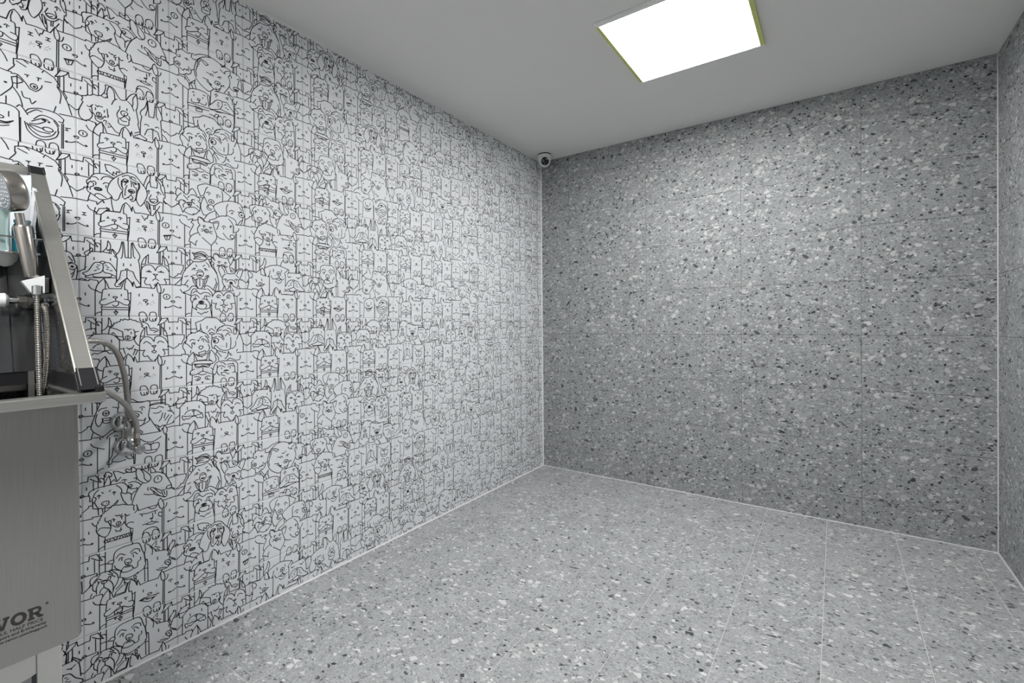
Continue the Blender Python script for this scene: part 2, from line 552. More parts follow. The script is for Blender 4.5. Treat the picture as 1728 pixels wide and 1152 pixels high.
ART = """
@TOP
l 6,71 58,76 64,17 134,18 189,119
s 189,119 137,94 82,48
l 47,149 46,178
l 111,88 112,241
s 10,233 20,239 18,252 5,255
l 5,253 135,260 133,314
l 133,314 108,360 100,390 67,385 60,408 6,448
l 160,22 155,472
l 219,26 214,468
s 167,70 197,71 216,93
l 500,4 495,445
s 612,19 622,60 656,68 691,56 698,13
l 650,35 654,64
l 678,26 682,57
s 721,17 725,51 752,64 791,57 805,14
l 759,31 762,57
l 787,27 787,54
l 842,10 837,459
l 857,10 852,458
P 815,120 863,26 934,19 917,56 876,93
l 934,19 943,77 996,76
l 894,89 892,283
l 956,148 956,177
s 996,231 983,243 994,255
l 865,268 998,259
l 904,389 927,420 938,408 1001,455
@BOT
E -28,554 98,555 102,537 184,544 185,656 157,673 153,1030 -34,1031
l -28,546 98,555 102,537 184,547 186,573
s 94,608 112,646 157,673 224,704
l 157,673 153,1030
s 3,774 18,777 21,790 13,800 2,801
s 1,839 33,857 69,872 100,871
l 88,858 100,871 87,877
s 159,971 180,953 214,946
E 871,553 1009,544 1004,1026 833,1027 837,673
l 851,555 871,556 1009,544
s 1006,772 975,784 1006,798
s 998,842 949,869 899,870
l 913,862 899,870 911,880
@FRONTL
E 160,668 176,613 203,562 246,516 276,582 294,645 419,638 451,530 484,497 524,545 548,626 546,662 498,695 509,807 500,838 494,1028 209,1029 215,862 199,818 222,733 224,704
s 162,660 176,608 207,557 246,516
s 246,516 276,577 294,642
s 251,532 260,583 257,647
s 162,665 190,690 224,704
s 275,648 240,655 228,679 222,733 217,783
l 294,642 419,638
s 453,646 482,652 490,690 491,772
s 419,638 434,581 451,530 484,497
s 484,497 524,545 548,626 546,662
s 546,662 523,684 498,695
s 469,528 454,590 458,646
s 260,773 219,793 199,818 207,847 242,856 273,845 328,814 359,802 399,811 439,840 480,852 500,838 509,807 493,782 452,774
s 330,854 343,866 367,866 387,847 390,817
o 356,752 22,11
l 360,765 362,802
s 223,862 213,886 221,911
l 222,882 496,885
l 221,911 495,913
s 496,854 502,890 495,913
l 361,916 360,936
p 340,944 354,938 362,946 372,936 383,943 361,978
l 220,913 213,1029
l 497,915 494,1028
@FRONTR
E 496,1028 521,694 554,538 578,616 780,614 821,530 861,629 847,1027
l 521,694 510,895 496,997
l 536,575 554,535 578,614
s 554,538 547,574 545,600
s 578,614 659,605 780,614
l 780,614 822,527
C 821,530 811,589 820,653 845,675 861,640 852,581
l 837,684 829,1027
l 853,683 847,1027
s 847,675 877,669 892,638 896,611
o 681,781 24,13
d 601,841 614,804 635,819 639,845 620,824 609,820 734,816 752,799 765,788 769,815 751,836 778,809 730,837
s 611,1017 608,960 633,940 668,946 693,990 693,1017
s 721,1017 728,955 759,938 794,949 803,989 804,1016
@V1B
E 314,11 421,69 459,61 551,67 623,245 563,325 504,368 446,326 336,163
l 311,14 356,22 421,69
l 311,14 332,92 345,143
s 322,136 350,150 387,109
s 421,69 449,62 517,76 551,67
c 449,53 438,20 459,19 483,35 517,10 546,36 556,63 502,73
s 215,170 236,112 254,70
s 276,181 281,124 263,56
s 232,64 223,39 237,37 232,12 259,8 282,26 296,41 291,75 272,64
s 280,177 294,140 322,118
s 399,155 420,146 448,160
l 427,163 429,180
s 525,163 545,157 559,167
l 554,168 549,190
s 467,207 515,202 564,226 603,270
o 486,248 21,14
s 466,260 480,277 500,270
l 466,266 495,293 548,303 558,293 562,331 523,343 504,368 465,332 446,338
E 67,246 76,209 155,186 335,187 410,191 457,258 446,338 408,321 385,331 407,415 445,481 240,508 165,482 131,368 83,330
s 75,333 77,283 65,245 76,209 111,191 155,181
s 75,333 101,324 97,300
s 155,181 244,178 335,181
s 335,181 387,178 429,202 461,259 451,304 446,338 418,329 390,309
s 340,202 372,233 395,275 394,311 385,328 407,415
l 407,415 446,481
s 162,209 128,241 108,287
s 108,287 132,300 136,324 122,354 143,418 161,452
l 101,336 104,428 156,454
s 148,287 163,275 182,292
l 164,287 164,315
s 299,288 316,277 332,292
l 318,287 315,316
l 194,250 209,264
l 268,261 280,247
c 188,398 206,375 251,378 264,393 255,425 214,427
b 206,401 6,7
b 240,403 6,7
l 225,427 223,461
s 165,446 205,461 223,456 259,467 295,456 356,399
s 328,443 342,436 356,399
d 179,429 187,444 250,441 268,430 282,446
l 196,458 200,511
l 223,461 218,500
l 156,454 158,526
E 502,499 532,401 613,255 550,140 556,51 595,49 705,139 777,143 871,196 955,378 943,407 889,422 894,518 856,526 699,613 559,591
s 502,493 522,422 563,325 623,248
c 556,51 550,116 574,195 643,257 699,242 714,191 694,149 645,92 595,52
s 597,55 634,126 639,189 668,234 698,245
s 715,129 706,59 746,88 772,138
l 696,7 685,109
s 710,140 787,146 860,181 897,235 953,371
o 794,247 46,47
l 795,225 794,250
c 895,380 917,367 953,377 949,402 916,415 895,401
l 954,403 987,430
s 895,405 858,419 805,397 754,357 713,339 707,362 753,407 794,463 830,493 867,517 894,500 895,437
s 754,363 794,419 831,455
s 738,402 763,453 825,491
l 863,433 873,480
s 836,425 857,501 883,519
s 682,330 674,346 682,367
s 636,408 681,428 742,438
d 811,380 832,374 847,391 869,388 858,407
@V1F
E 131,734 136,645 164,585 231,505 304,465 379,460 512,509 530,617 558,724 547,792 508,827 493,833 488,1048 209,1041 214,829 157,778
l 139,691 134,655 154,628 150,615 172,594 170,582 191,549 186,536 209,526 222,507 240,502 268,476 281,475 295,456 332,456 369,468 407,469 464,497 502,505 526,525 516,552 530,605
s 530,617 558,687 558,760 518,824 489,817 451,782 432,739
s 437,753 480,732 553,764
l 429,607 432,751
l 424,605 452,639 472,627
l 326,589 354,605 363,596 382,614 396,596
l 226,584 217,610 234,645 271,635
s 280,638 278,742 246,818 205,826 157,778 133,723 139,691
s 140,732 184,702 274,735
l 252,646 274,706
s 293,631 307,626 321,646
l 309,642 309,662
l 377,630 405,622
l 392,636 393,660
o 357,706 24,26
l 359,695 357,724
s 297,708 329,740 375,748 418,710
l 414,697 420,723
l 324,777 338,805 356,800 375,813 389,795 375,790 385,769
P 211,874 227,872 488,870 493,911 222,907 209,896
l 236,878 254,908
l 272,878 263,906
l 300,879 327,911 346,879
l 374,882 364,910
l 393,882 411,910
l 421,882 430,911
l 440,879 449,913
l 464,880 468,908
l 220,831 212,1042
l 481,823 488,1048
l 508,833 492,977
E 496,1027 520,602 560,530 579,609 782,602 825,522 855,614 845,1063 694,1104
l 550,521 574,610
s 555,535 559,591 530,623
s 574,608 659,599 772,599
s 679,603 709,628 750,636 780,604
l 780,602 819,517
C 819,521 793,568 813,650 844,667 860,628 850,574
s 860,666 887,643 893,607
l 839,671 831,1033
l 860,672 850,1040
l 583,662 658,679 779,670
l 608,670 608,698
l 758,682 758,713
l 727,696 730,759
b 713,763 22,12
s 616,817 656,817 718,810 790,840
l 718,786 718,810
s 656,826 717,841 758,834
s 833,719 802,709 796,751 832,776
d 639,789 657,777 669,799 764,814 780,807 801,796 769,791
s 610,949 635,898 707,881 768,903 799,958
s 604,1020 606,985 630,932 670,941 693,993 689,1041
s 715,1020 716,989 732,933 768,932 799,970 798,1020
@V2B
s 247,174 275,127 290,62 286,28 313,22 327,34
l 275,139 303,140
E 22,458 67,326 59,248 174,191 307,186 324,298 318,456 262,523 189,525 90,548 38,520
l 67,326 51,309 67,279 50,257 98,238 107,223 138,219 165,194 210,194 238,180 256,188 284,195 307,168
l 307,197 325,250 320,282 339,293 319,324 324,358 309,435
s 67,326 40,393 24,445 30,512 64,546 108,542 149,487 154,420 146,342
s 106,357 128,366 159,327
l 127,395 149,440
l 186,321 204,337 218,320 255,322
l 186,356 186,383
l 273,359 272,383
o 220,429 25,26
l 220,414 219,444
s 163,429 189,460 235,462 286,434
l 276,429 288,442
s 180,469 193,512 243,524
s 203,479 234,485 262,464
l 301,331 309,423
l 262,499 276,482 294,488 280,540 308,507 293,560 322,520 307,567 336,545
l 108,542 188,549 192,576
E 307,186 303,104 332,26 379,49 435,147 494,149 544,56 604,19 623,124 617,225 640,491 517,679 419,710 317,504
s 307,186 303,104 318,44 337,24 374,45 407,110 445,156 504,139
s 337,30 374,81 382,180
s 402,164 373,190 348,253
s 504,139 524,88 564,35 610,17
s 609,24 573,93 573,155 567,195
s 609,24 619,76 623,136 618,200 602,237
s 518,152 553,182 582,251
l 607,235 631,395 622,416 640,491
s 317,504 354,551 382,589 425,605
l 432,245 432,276
l 507,248 507,276
c 443,314 473,291 511,307 513,331 482,355 450,348
l 477,326 480,362
s 429,289 404,341 404,389 423,406 452,390 477,363 511,381 530,399 536,366 526,345
s 413,422 417,469 451,481 500,477 525,456 525,413
s 432,409 461,429 500,422
E 647,264 722,73 737,67 745,266 804,258 827,58 864,108 900,249 897,585 658,635 651,388
s 727,71 705,155 658,223 652,269 667,288
l 667,288 653,387 647,539
l 727,71 731,183 709,267
l 735,68 748,268 803,265 824,60
l 838,61 830,236 851,279
s 848,89 880,167 901,243 878,296
l 884,300 897,553
s 697,394 723,381 744,399
s 818,396 840,379 861,389
l 696,535 728,449 775,427
l 796,426 849,453 870,542
o 788,433 11,11
l 790,447 788,568
d 743,482 759,464 775,478 743,520 764,519 732,536 817,457 838,476 811,497 833,516 763,551
l 588,543 645,508 647,539 588,577
l 639,541 721,584 705,614 583,591
s 903,467 936,495 963,545
@V3B
l 271,49 326,45 404,73
s 271,52 287,116 325,152 368,171
l 283,128 300,134
l 347,171 356,125 386,150 391,110 421,119 413,77 452,119
E 90,317 123,244 165,196 240,174 325,193 359,218 298,309 330,444 350,649 98,698 100,554 125,447
s 123,266 136,231 169,195 240,174 299,178 355,202
s 144,239 181,235 205,261
s 231,255 252,217 299,200 350,214
s 123,266 90,301 94,337
s 94,337 114,316 131,296
s 106,334 89,391 101,431 125,447
s 135,311 160,289 180,305 176,333
l 155,317 155,341
s 122,405 126,372 159,351
s 251,304 272,283 307,285
l 279,319 279,347
o 200,381 38,19
o 200,381 25,11
l 200,365 197,398
s 125,447 178,483 224,511 296,487 326,462
s 166,470 179,446 220,442 279,478
l 125,447 108,504 100,559
E 676,231 725,80 754,73 752,224 830,223 837,63 910,211 923,326 897,450 895,592 748,620 712,430
l 674,231 705,131 723,86 754,70
s 704,264 719,197 748,144
l 754,79 748,144 757,223 828,224 836,157 817,115 817,68
s 817,68 881,123 915,209 923,332 906,342
s 836,116 870,173 874,231 909,306
s 721,295 732,277 747,283
l 734,296 734,321
s 824,289 844,273 874,302
l 841,288 841,315
l 761,332 736,390 750,422
l 824,336 838,392 833,416
c 745,417 765,390 809,384 833,404 808,435 769,439
s 760,420 779,427 799,412
s 716,429 749,468 798,470 832,446 857,411 887,417
l 744,481 753,549 753,601
l 788,472 787,531
l 808,468 802,528
l 730,449 739,529
l 857,470 832,522
l 906,354 897,450 894,551
l 908,383 937,418
d 721,405 735,437 848,413 857,429
E 293,360 324,259 421,141 511,95 602,123 685,251 714,360 683,448 753,601 767,639 349,716 331,433
s 335,443 297,397 293,354 324,259 386,178 457,121 511,95 584,111 648,191 704,270 714,360 683,448
s 335,443 347,479 382,486 409,455 427,390 450,351
s 407,189 402,251 424,313 450,346
s 438,215 437,276 455,328
s 456,193 442,253 448,307
l 445,358 449,430 471,453 507,417
s 629,207 633,264 614,308 599,374 594,432 617,496 644,507 668,474 683,448
s 615,199 624,254 609,309
s 451,211 474,183 510,197
s 456,216 483,215 501,199
l 474,211 478,224
l 460,232 510,219
s 473,268 491,230 510,203
s 447,162 484,136 520,133 533,169
l 542,138 547,165
s 547,137 574,141 593,159
l 551,170 601,191
l 564,206 601,220
l 583,207 587,235
l 578,225 606,224
l 539,190 545,273
l 555,208 577,277
l 496,268 477,323 472,402
l 591,273 600,317 595,375 585,440
c 508,332 527,311 563,312 581,333 563,354 526,356
b 540,336 28,15
l 543,358 537,388
s 507,428 521,403 537,388 553,407 553,435
l 525,441 553,441
s 530,440 543,465 575,453 585,423
d 476,379 490,359 485,394 508,372 562,382 571,403 562,416
l 330,455 334,543 350,633
l 683,448 706,512 753,601
l 707,431 720,532
@V3F
E 148,602 287,530 281,630 209,698 201,656
E 174,702 210,628 305,606 313,640 284,631 226,700
l 174,702 208,628 305,606 315,640
l 174,702 226,700 284,631 296,621 301,642
s 284,646 354,635 420,634
l 226,700 221,793
l 652,637 685,695 695,664 709,667 724,618
p 904,866 985,849 964,914 927,926
l 937,870 940,905
@V4B
s 234,175 273,125 285,84 290,29 313,70 316,120 300,182
l 273,130 288,153 304,136
E 39,468 74,421 73,238 140,183 323,189 378,233 374,555 72,576
s 73,238 58,215 69,195 106,166 125,139 140,152 136,187
s 76,239 95,235 95,216 125,185 140,162
l 140,183 234,175 323,189
s 319,184 323,149 335,129 359,159 382,192
s 335,142 358,195 370,213
l 350,216 393,251
l 72,243 68,306 61,422
l 378,238 374,555
l 151,258 151,285
l 314,252 314,276
c 210,310 233,296 259,305 248,324 221,327
s 210,313 157,321 126,368 92,429 39,463
s 259,310 302,311 341,357 372,414
l 39,468 77,498
s 77,498 125,475 201,449 227,427 235,407
s 236,332 241,376 235,411
s 235,411 254,440 308,450 371,485
s 136,484 151,502 230,501 312,492 324,469
l 66,499 66,518 371,500
l 183,348 205,350
l 171,375 190,376
l 184,399 200,398
l 154,424 172,415
l 259,345 274,345
l 278,368 295,369
l 274,395 289,397
l 309,408 328,410
l 8,542 29,529 73,545
E 640,370 645,286 715,158 719,273 878,273 884,154 956,266 967,547 789,633 632,642
s 640,370 643,286 672,210 720,155
l 720,155 716,271
l 698,181 684,287 649,294
l 716,271 878,273 883,155
s 883,155 920,188 947,256 960,363 964,547
l 898,174 910,281 949,288
s 637,370 657,327 701,296 749,297 779,326 798,366
s 798,366 819,317 860,291 910,303 942,343 960,374
l 637,370 631,600
p 709,385 726,371 743,387
l 696,388 752,390
p 846,381 864,367 882,383
l 828,383 895,385
p 772,416 823,415 798,441
l 798,441 798,478
l 764,502 798,475 833,502
l 636,475 696,475
s 696,475 672,524 689,565 733,562
l 733,562 754,614
l 897,476 956,477
s 901,481 921,518 916,550
l 781,559 790,585 799,547
E 370,203 432,24 457,20 466,223 528,221 534,25 572,30 625,184 607,238 629,600 377,656
s 370,198 399,160 419,96 432,24
l 432,19 452,21 460,111 466,223
s 440,33 443,124 434,216 422,238
l 466,223 530,223 529,133 534,25
s 551,17 571,77 604,135 625,189 616,232 605,238
l 534,25 551,17
l 543,29 552,120 553,192 570,221
l 607,238 621,320 629,569
l 383,247 376,374 370,555
l 370,198 382,242
l 448,304 447,335
l 525,303 524,329
l 420,405 470,385
l 493,385 547,404 575,490 629,569
l 421,405 403,503 366,561
s 366,561 354,587 366,611 393,609 418,593
o 482,381 12,13
l 482,397 481,492
s 481,492 443,530 394,584
l 484,491 516,535 549,564
l 394,584 414,578 426,557
l 629,569 625,595 578,608
d 444,418 452,436 431,460 447,469 423,496 411,517 509,413 526,411 542,425 521,442 505,454 534,457 550,471 529,483 546,502
@V5B
s 210,189 256,158 283,98 286,19 309,69 313,123 294,131
l 280,129 294,142
s 648,77 700,100 725,164
s 725,170 772,159 819,182 809,203 771,220
l 730,187 793,195
E 293,227 304,143 371,88 420,40 528,36 638,93 658,167 604,391 601,632 393,638 392,315 359,257
l 304,143 332,125 323,114 342,105 337,89 366,87 371,75 400,70 410,39 434,52 449,32 488,48 518,35 538,53 568,51 577,69 608,72 638,93 628,108 648,121 632,136 663,156
s 284,220 299,153 360,166 427,202
l 427,202 432,267
s 317,230 331,211 350,234
s 355,251 388,267 427,267
s 355,251 388,299 431,316 436,290
l 447,175 477,171 486,188 501,169 518,171
l 541,174 566,210 598,198
l 518,209 518,231
o 482,280 26,24
l 483,266 482,294
s 432,267 441,301 485,321 535,309 547,273
l 535,277 550,284
s 556,209 560,264 550,306 574,364 599,390
l 575,255 555,296
l 469,413 498,440 508,420 523,433 544,387
l 396,429 444,420
l 435,430 453,497
l 563,439 537,512
l 588,454 562,516
s 548,437 583,454 603,457
l 400,467 433,559
E 60,575 72,309 24,261 16,218 92,167 150,160 163,229 265,223 331,248 392,315 388,658
s 16,224 56,178 110,159 151,155
s 15,227 46,243 104,242 145,227
l 151,155 162,229
l 127,245 136,199 152,228
l 24,240 26,292
s 26,294 54,306 86,280 127,240
s 154,230 219,225 293,229 340,249 378,292 395,321
l 395,321 388,658
l 68,298 60,555
l 162,307 162,339
l 311,306 313,338
s 127,406 162,365 226,354 282,368 338,419
o 240,374 13,13
l 242,388 241,451
s 93,437 98,422 116,428 129,437
l 129,437 235,445 333,435
s 333,435 338,414 353,422 357,449 364,482 342,495 328,478
s 328,478 290,481 262,453 225,454 170,481
s 170,481 138,470 119,488 102,474 93,437
d 175,409 184,426 198,407 207,424 282,394 286,416 310,404
E 609,359 616,261 689,137 693,249 851,259 857,136 926,269 933,579 745,659 601,632
s 613,348 621,250 652,177 689,137
l 689,137 693,249 851,254 855,135
l 670,168 662,267 624,267
s 855,135 900,186 926,269 935,396 937,539
l 873,155 883,258 923,275
s 613,354 641,297 687,273 739,294 770,344
s 770,344 786,284 840,271 898,305 932,373
s 653,365 686,339 736,380
s 810,366 839,339 885,360
p 743,401 790,395 785,416 764,418
l 769,416 771,461
c 745,480 768,467 795,482 773,501
s 603,451 634,462 664,456
s 664,456 643,507 663,544 695,533
l 695,533 725,588 746,597
l 870,454 929,464
s 875,461 896,504 885,536
l 777,603 794,555 783,587
l 609,359 601,610
@V6B
l 690,153 895,160
l 714,207 787,189 894,197
E 714,218 853,208 952,282 1009,417 982,513 847,605 751,481 704,361
s 706,218 787,207 869,211 935,245 951,306
s 729,254 786,267 819,244 869,268
s 753,326 802,333 843,310
l 859,341 842,412 817,448
l 892,347 875,413
l 934,378 883,450
s 943,318 984,355 1009,429 974,501
s 918,318 951,330 968,319
l 967,391 933,439 907,499
s 751,481 799,507 823,580
l 783,494 832,532 849,515
s 849,515 932,512 999,490
E 96,403 165,178 241,52 377,64 469,134 368,214 334,456 219,556 117,483
s 157,200 188,121 241,58 332,50 377,70 454,116
s 377,64 339,75 309,58
s 172,212 194,184 254,176
s 315,179 360,191 368,214
s 157,200 126,291 96,403 117,461
s 157,246 141,336 169,405 199,372 215,315
o 246,247 33,34
l 246,236 246,264
l 216,247 276,248
l 208,309 290,311
s 208,309 222,367 282,368 290,311
l 222,338 282,340
s 290,363 312,409 334,427
s 117,461 190,531 220,538
l 117,472 101,528
E 368,203 384,110 469,134 690,159 713,242 703,385 751,469 831,628 340,607 334,456 365,376
s 438,122 470,93 532,111 579,146 658,153
s 376,197 377,122 423,116
s 423,116 531,146 626,158 690,147 714,165 714,230
s 368,214 358,353 338,456
s 429,227 452,215 475,230
l 460,239 460,262
s 601,231 629,220 654,232
l 625,241 625,265
s 467,309 498,274 545,269 601,282 624,312
o 540,328 51,35
b 540,336 38,21
s 389,359 411,389 450,396 528,386 591,394 639,407 663,378
s 389,365 411,435 464,484
l 434,395 449,472
l 465,402 472,478
l 528,392 519,474
l 567,399 566,475
s 663,384 638,454 598,476
s 713,242 696,349 703,420 606,477
s 704,373 751,469 823,592
l 334,456 356,503 464,507
@V6F
E 237,946 300,743 272,558 311,467 511,509 525,615 528,967
s 204,555 265,500 311,467 333,502
s 333,502 272,535 249,574
l 279,569 267,948
l 525,591 528,967
s 333,502 417,511 472,507
C 479,519 527,474 589,523 629,566 589,588 510,567
l 582,505 605,571
s 533,615 564,634 588,606
s 325,560 343,549 363,561
l 343,584 342,616
s 414,563 432,552 463,565
l 424,587 424,616
s 362,671 315,709 299,812 253,878
o 377,666 18,12
l 377,684 375,794
s 397,673 446,704 460,799 529,885
s 375,794 321,836 298,870
s 375,794 429,832 475,887 529,885
s 305,882 366,903 443,891
s 253,878 252,907 290,909 305,882
d 338,710 353,734 330,768 352,781 407,714 399,748 429,773
E 536,967 556,640 620,595 831,592 882,534 905,631 892,993
l 556,640 539,968
l 612,595 831,592
s 831,592 856,557 882,522
C 882,522 861,575 883,643 911,583
l 893,643 885,992
l 905,643 900,994
s 604,654 667,704 748,714 838,665
c 626,761 651,727 723,743 804,741 812,795 779,829 649,816
l 683,728 718,760 747,732
l 718,760 722,820
s 641,821 665,858 762,864 787,836
s 647,987 651,928 680,906 720,921 731,981
s 760,995 769,936 802,915 843,929 850,996
@V7B
s 156,174 214,176 294,208
s 239,180 264,158 300,160
E 635,275 637,98 671,91 761,230 902,266 969,158 981,205 925,353 930,469 899,540 781,544 791,661 626,585
s 635,275 630,218 642,155 635,97 654,87 716,157 767,235
s 693,141 721,193 715,260
l 755,231 902,266
s 890,268 913,320 919,379 912,405
s 899,265 920,210 976,160 981,212 944,276 925,339
s 920,217 908,254 925,297
s 635,275 646,307 663,325 665,603
l 777,318 777,355
l 899,321 898,350
c 858,424 882,406 912,416 930,441 917,478 876,463
s 870,436 894,432 912,458
s 930,448 929,483 899,491
s 764,488 804,513 887,514 905,498
l 793,483 875,502
d 817,462 834,456 840,475
l 924,382 985,428
l 635,309 628,395 630,586
l 623,406 654,420
l 716,136 768,87 762,147
l 745,161 808,200
s 750,212 779,207 796,230
E 278,268 304,189 311,87 368,38 485,31 571,72 609,182 635,275 634,370 578,427 564,746 361,648 375,337
s 283,284 289,221 304,189
s 304,189 303,123 321,65 379,35 485,31
s 495,28 550,36 582,69 609,168 625,209 635,295
s 641,318 640,372 612,415 573,431 545,453
s 328,149 367,110 422,145
s 478,135 522,106 571,126 579,163
s 354,190 372,164 398,169
s 489,160 521,149 553,186
l 385,177 387,204
l 508,177 510,206
c 416,236 429,208 472,217 490,247 471,280 434,281
b 439,253 7,8
b 466,257 7,8
l 452,254 450,280
s 586,240 585,274 558,290 552,348 524,363 503,347
c 380,346 407,299 471,302 497,331 502,360 459,375 406,367
s 423,312 449,310 471,319
s 309,240 324,282 375,331
l 375,331 364,412
s 364,412 437,458 512,452 556,431
s 374,429 426,473 490,489
o 523,483 13,21
o 525,518 11,16
l 538,545 554,572
E 88,388 104,319 153,278 273,286 333,358 395,452 442,524 414,633 289,652 91,555 83,462
s 74,388 65,340 84,298 153,284
s 153,284 202,274 273,290
s 167,297 113,349 93,391 92,454 121,487
s 283,290 333,358 348,418 359,409
s 263,275 303,286 365,326
s 252,290 293,340
s 247,320 282,349 313,382
s 113,374 133,345 152,341 177,363
l 142,362 145,389
s 241,382 252,354 277,366
l 267,368 266,394
o 206,405 28,15
l 201,415 200,467
s 126,521 127,445 152,392 191,379 251,400 286,455 296,511 290,541
l 200,467 250,522
s 160,525 170,491 200,469
s 348,431 332,476 301,527 290,574
s 395,452 363,517 321,549
l 394,531 320,589 305,633
s 405,463 415,508 415,541
l 405,503 442,524 414,620
l 310,623 419,629
l 74,394 26,435
l 82,500 67,537
l 59,400 79,384
@V7F
l 302,829 302,868 380,868 385,818 307,831
l 353,881 400,886
b 374,892 19,11
o 312,925 8,13
s 568,823 629,812 789,827
s 568,823 674,881 754,838
b 601,829 24,8
l 629,825 719,856
l 640,844 731,848
@V8B
s 309,167 382,120 495,92 542,109
E 779,281 817,186 955,246 940,372 900,548 787,593
s 817,186 892,193 955,239 961,270
s 797,260 816,259 816,292
s 789,434 826,472 889,466 921,434
o 883,433 38,29
b 883,442 25,13
s 929,284 908,385 927,404
s 961,270 966,362 972,433 991,418 986,300
s 903,274 929,257 942,278
l 899,462 898,549
E 46,332 83,212 152,161 293,150 347,217 301,387 320,652 167,714 159,511 106,522 50,414
s 89,209 78,196 147,157
l 147,157 205,178 232,178 249,162 270,166 298,153
s 83,212 78,245 88,276 119,280 130,256 114,249
l 77,299 46,332 54,352
s 54,352 50,402 81,436
c 66,377 92,352 123,368 118,401 86,403
b 99,382 15,12
l 81,436 107,449 111,519 159,517 213,475 223,489 262,454 268,414
l 112,428 165,453 181,422 208,434 213,414 235,429 230,369 262,404 268,414
l 273,399 306,379
l 188,266 231,271
l 210,256 210,280
s 276,176 270,216 303,232 347,220
s 175,510 212,574 254,630
l 191,497 244,572
l 249,595 316,530
l 233,602 243,671
l 265,600 287,666
l 316,517 309,582 325,644
s 244,609 266,588 309,582
E 301,400 318,293 364,197 461,121 553,104 659,152 780,176 796,379 714,569 488,685 354,551
s 489,621 399,570 333,498 306,397 313,320 347,217 415,149 495,111 565,105 659,139
s 346,305 328,388 339,458
s 351,315 349,242 375,192 426,188 488,222
s 368,283 369,239 403,204 459,248 494,224
s 659,139 707,150 732,106 720,79
s 659,145 689,164 731,139
s 658,223 694,253 730,263
s 730,263 718,242 755,207 798,194 798,247 773,284
s 773,284 796,353 783,437 714,556
s 671,179 731,158 805,178
l 551,296 580,309 616,277
l 470,345 515,356
s 515,356 545,344 562,368
l 521,366 538,372
s 621,362 645,339 675,339
l 645,345 656,373
l 423,447 491,455
c 578,457 596,426 632,422 656,438 631,473 596,475
b 620,453 17,12
s 468,478 502,502 548,546 595,553 655,515 667,472
l 480,460 525,505
b 525,505 19,12
s 595,527 606,574 642,553 655,522
l 667,459 715,465
l 667,478 704,450
l 489,621 524,607 560,561
@V8F
E 159,913 226,696 298,661 420,649 512,688 502,1035 211,1089
s 226,703 265,672 353,651 443,659 511,695
l 226,709 216,903
l 477,696 498,871
l 511,695 504,831
s 277,719 292,707 302,711
l 297,742 296,767
l 420,706 442,709
l 414,746 413,762
o 360,798 18,14
l 368,807 362,841
s 263,823 268,859 306,862 351,849 362,835 396,847 441,849 462,822 453,806
P 213,898 229,886 509,880 503,914 224,925
P 322,937 406,931 400,968 325,973
l 306,912 383,914
b 361,913 16,10
l 220,926 214,1113
l 503,914 495,1075
E 492,848 522,748 518,622 654,567 824,591 823,697 865,827 844,1019 501,1073
l 524,613 512,815
s 577,586 702,568 800,574 824,604
C 769,541 782,516 800,561 843,584 837,613 812,616
l 824,618 829,695
s 576,644 600,617 620,639
l 600,641 594,669
s 732,634 756,611 775,630
l 756,631 756,651
s 492,835 545,777 599,712 653,697 689,703
s 689,703 749,699 798,759 857,817
s 676,714 682,764 651,827
s 492,848 521,876 603,851 651,827
s 651,827 711,837 772,848 846,867
l 509,886 834,858
s 579,867 603,890 723,865
l 616,747 638,739
l 610,778 634,769
l 616,802 639,793
l 712,739 737,736
l 724,780 742,780
l 754,795 773,792
l 503,959 567,961
p 561,976 590,927 626,927 614,970
s 698,940 710,916 734,927
l 848,674 851,1017
l 864,668 859,1014
s 866,740 904,779 910,811 872,818
s 824,618 873,678 899,615
s 607,1036 614,970 650,937 685,970 703,1042
s 721,1036 728,981 765,948 801,968 813,1043
@V9B
E 280,85 368,51 422,11 550,15 624,71 680,112 566,233 492,272 419,240 348,209 296,208
l 300,208 280,85 363,53
s 363,53 422,11 495,10 559,15 596,45 619,71
l 619,71 680,112
s 343,105 345,159 375,229 419,245
l 432,138 432,175
l 545,141 545,177
s 447,219 488,176 534,212
s 460,246 492,229 529,247
s 460,251 492,262 538,258
l 349,164 331,209
l 165,179 296,178
E 486,382 500,312 566,213 671,127 796,149 884,250 943,410 942,590 790,685 579,670 544,526 498,463
s 498,463 486,392 500,322 565,294
s 552,243 585,182 642,137 709,127 796,149 865,197 918,314 943,410 943,548
s 566,197 604,157 651,142
l 580,213 632,188
s 651,209 698,200 751,242
s 713,169 757,185 780,248
p 805,180 835,186 849,228 839,265 806,264
l 884,250 848,343
s 566,253 612,264 668,338
s 588,294 630,316 654,353
l 631,255 654,296
l 683,292 717,246 751,283
s 760,315 764,393 758,444
s 758,444 748,496 685,513 619,499 563,446 540,425
s 540,430 526,454 553,496 609,524 690,549
o 550,359 37,38
b 536,364 16,20
l 583,335 588,366
l 699,400 698,467
d 605,433 619,443 638,439 653,450 629,459 667,448
s 833,374 832,437 792,482 758,486
l 856,501 846,532
l 562,517 622,602
s 498,473 535,475 562,512 558,537 543,556
s 674,641 713,597 723,531 742,568 762,564 752,584 776,591
s 707,659 742,635 780,648
s 543,556 580,609 584,660
E 114,445 127,369 166,293 226,226 313,208 419,250 463,361 462,461 489,503 414,659 273,649 188,584 146,505
l 161,302 192,255 230,241 226,226 261,237 313,213 322,199 348,219 384,229
s 384,229 428,255 455,311
s 161,302 165,331 140,360 118,397 114,445 138,490 146,534
s 144,379 173,399 215,445 228,460
s 157,360 144,369 144,389
l 215,489 210,527
s 203,352 234,329 268,340
s 232,441 229,392 246,378 272,384
s 250,393 263,393 263,408
s 334,317 347,298 365,293
s 356,343 374,323 409,344 436,380
l 378,343 382,368
l 307,341 316,356
l 325,337 316,351
c 319,450 333,431 368,432 374,452 350,478 328,467
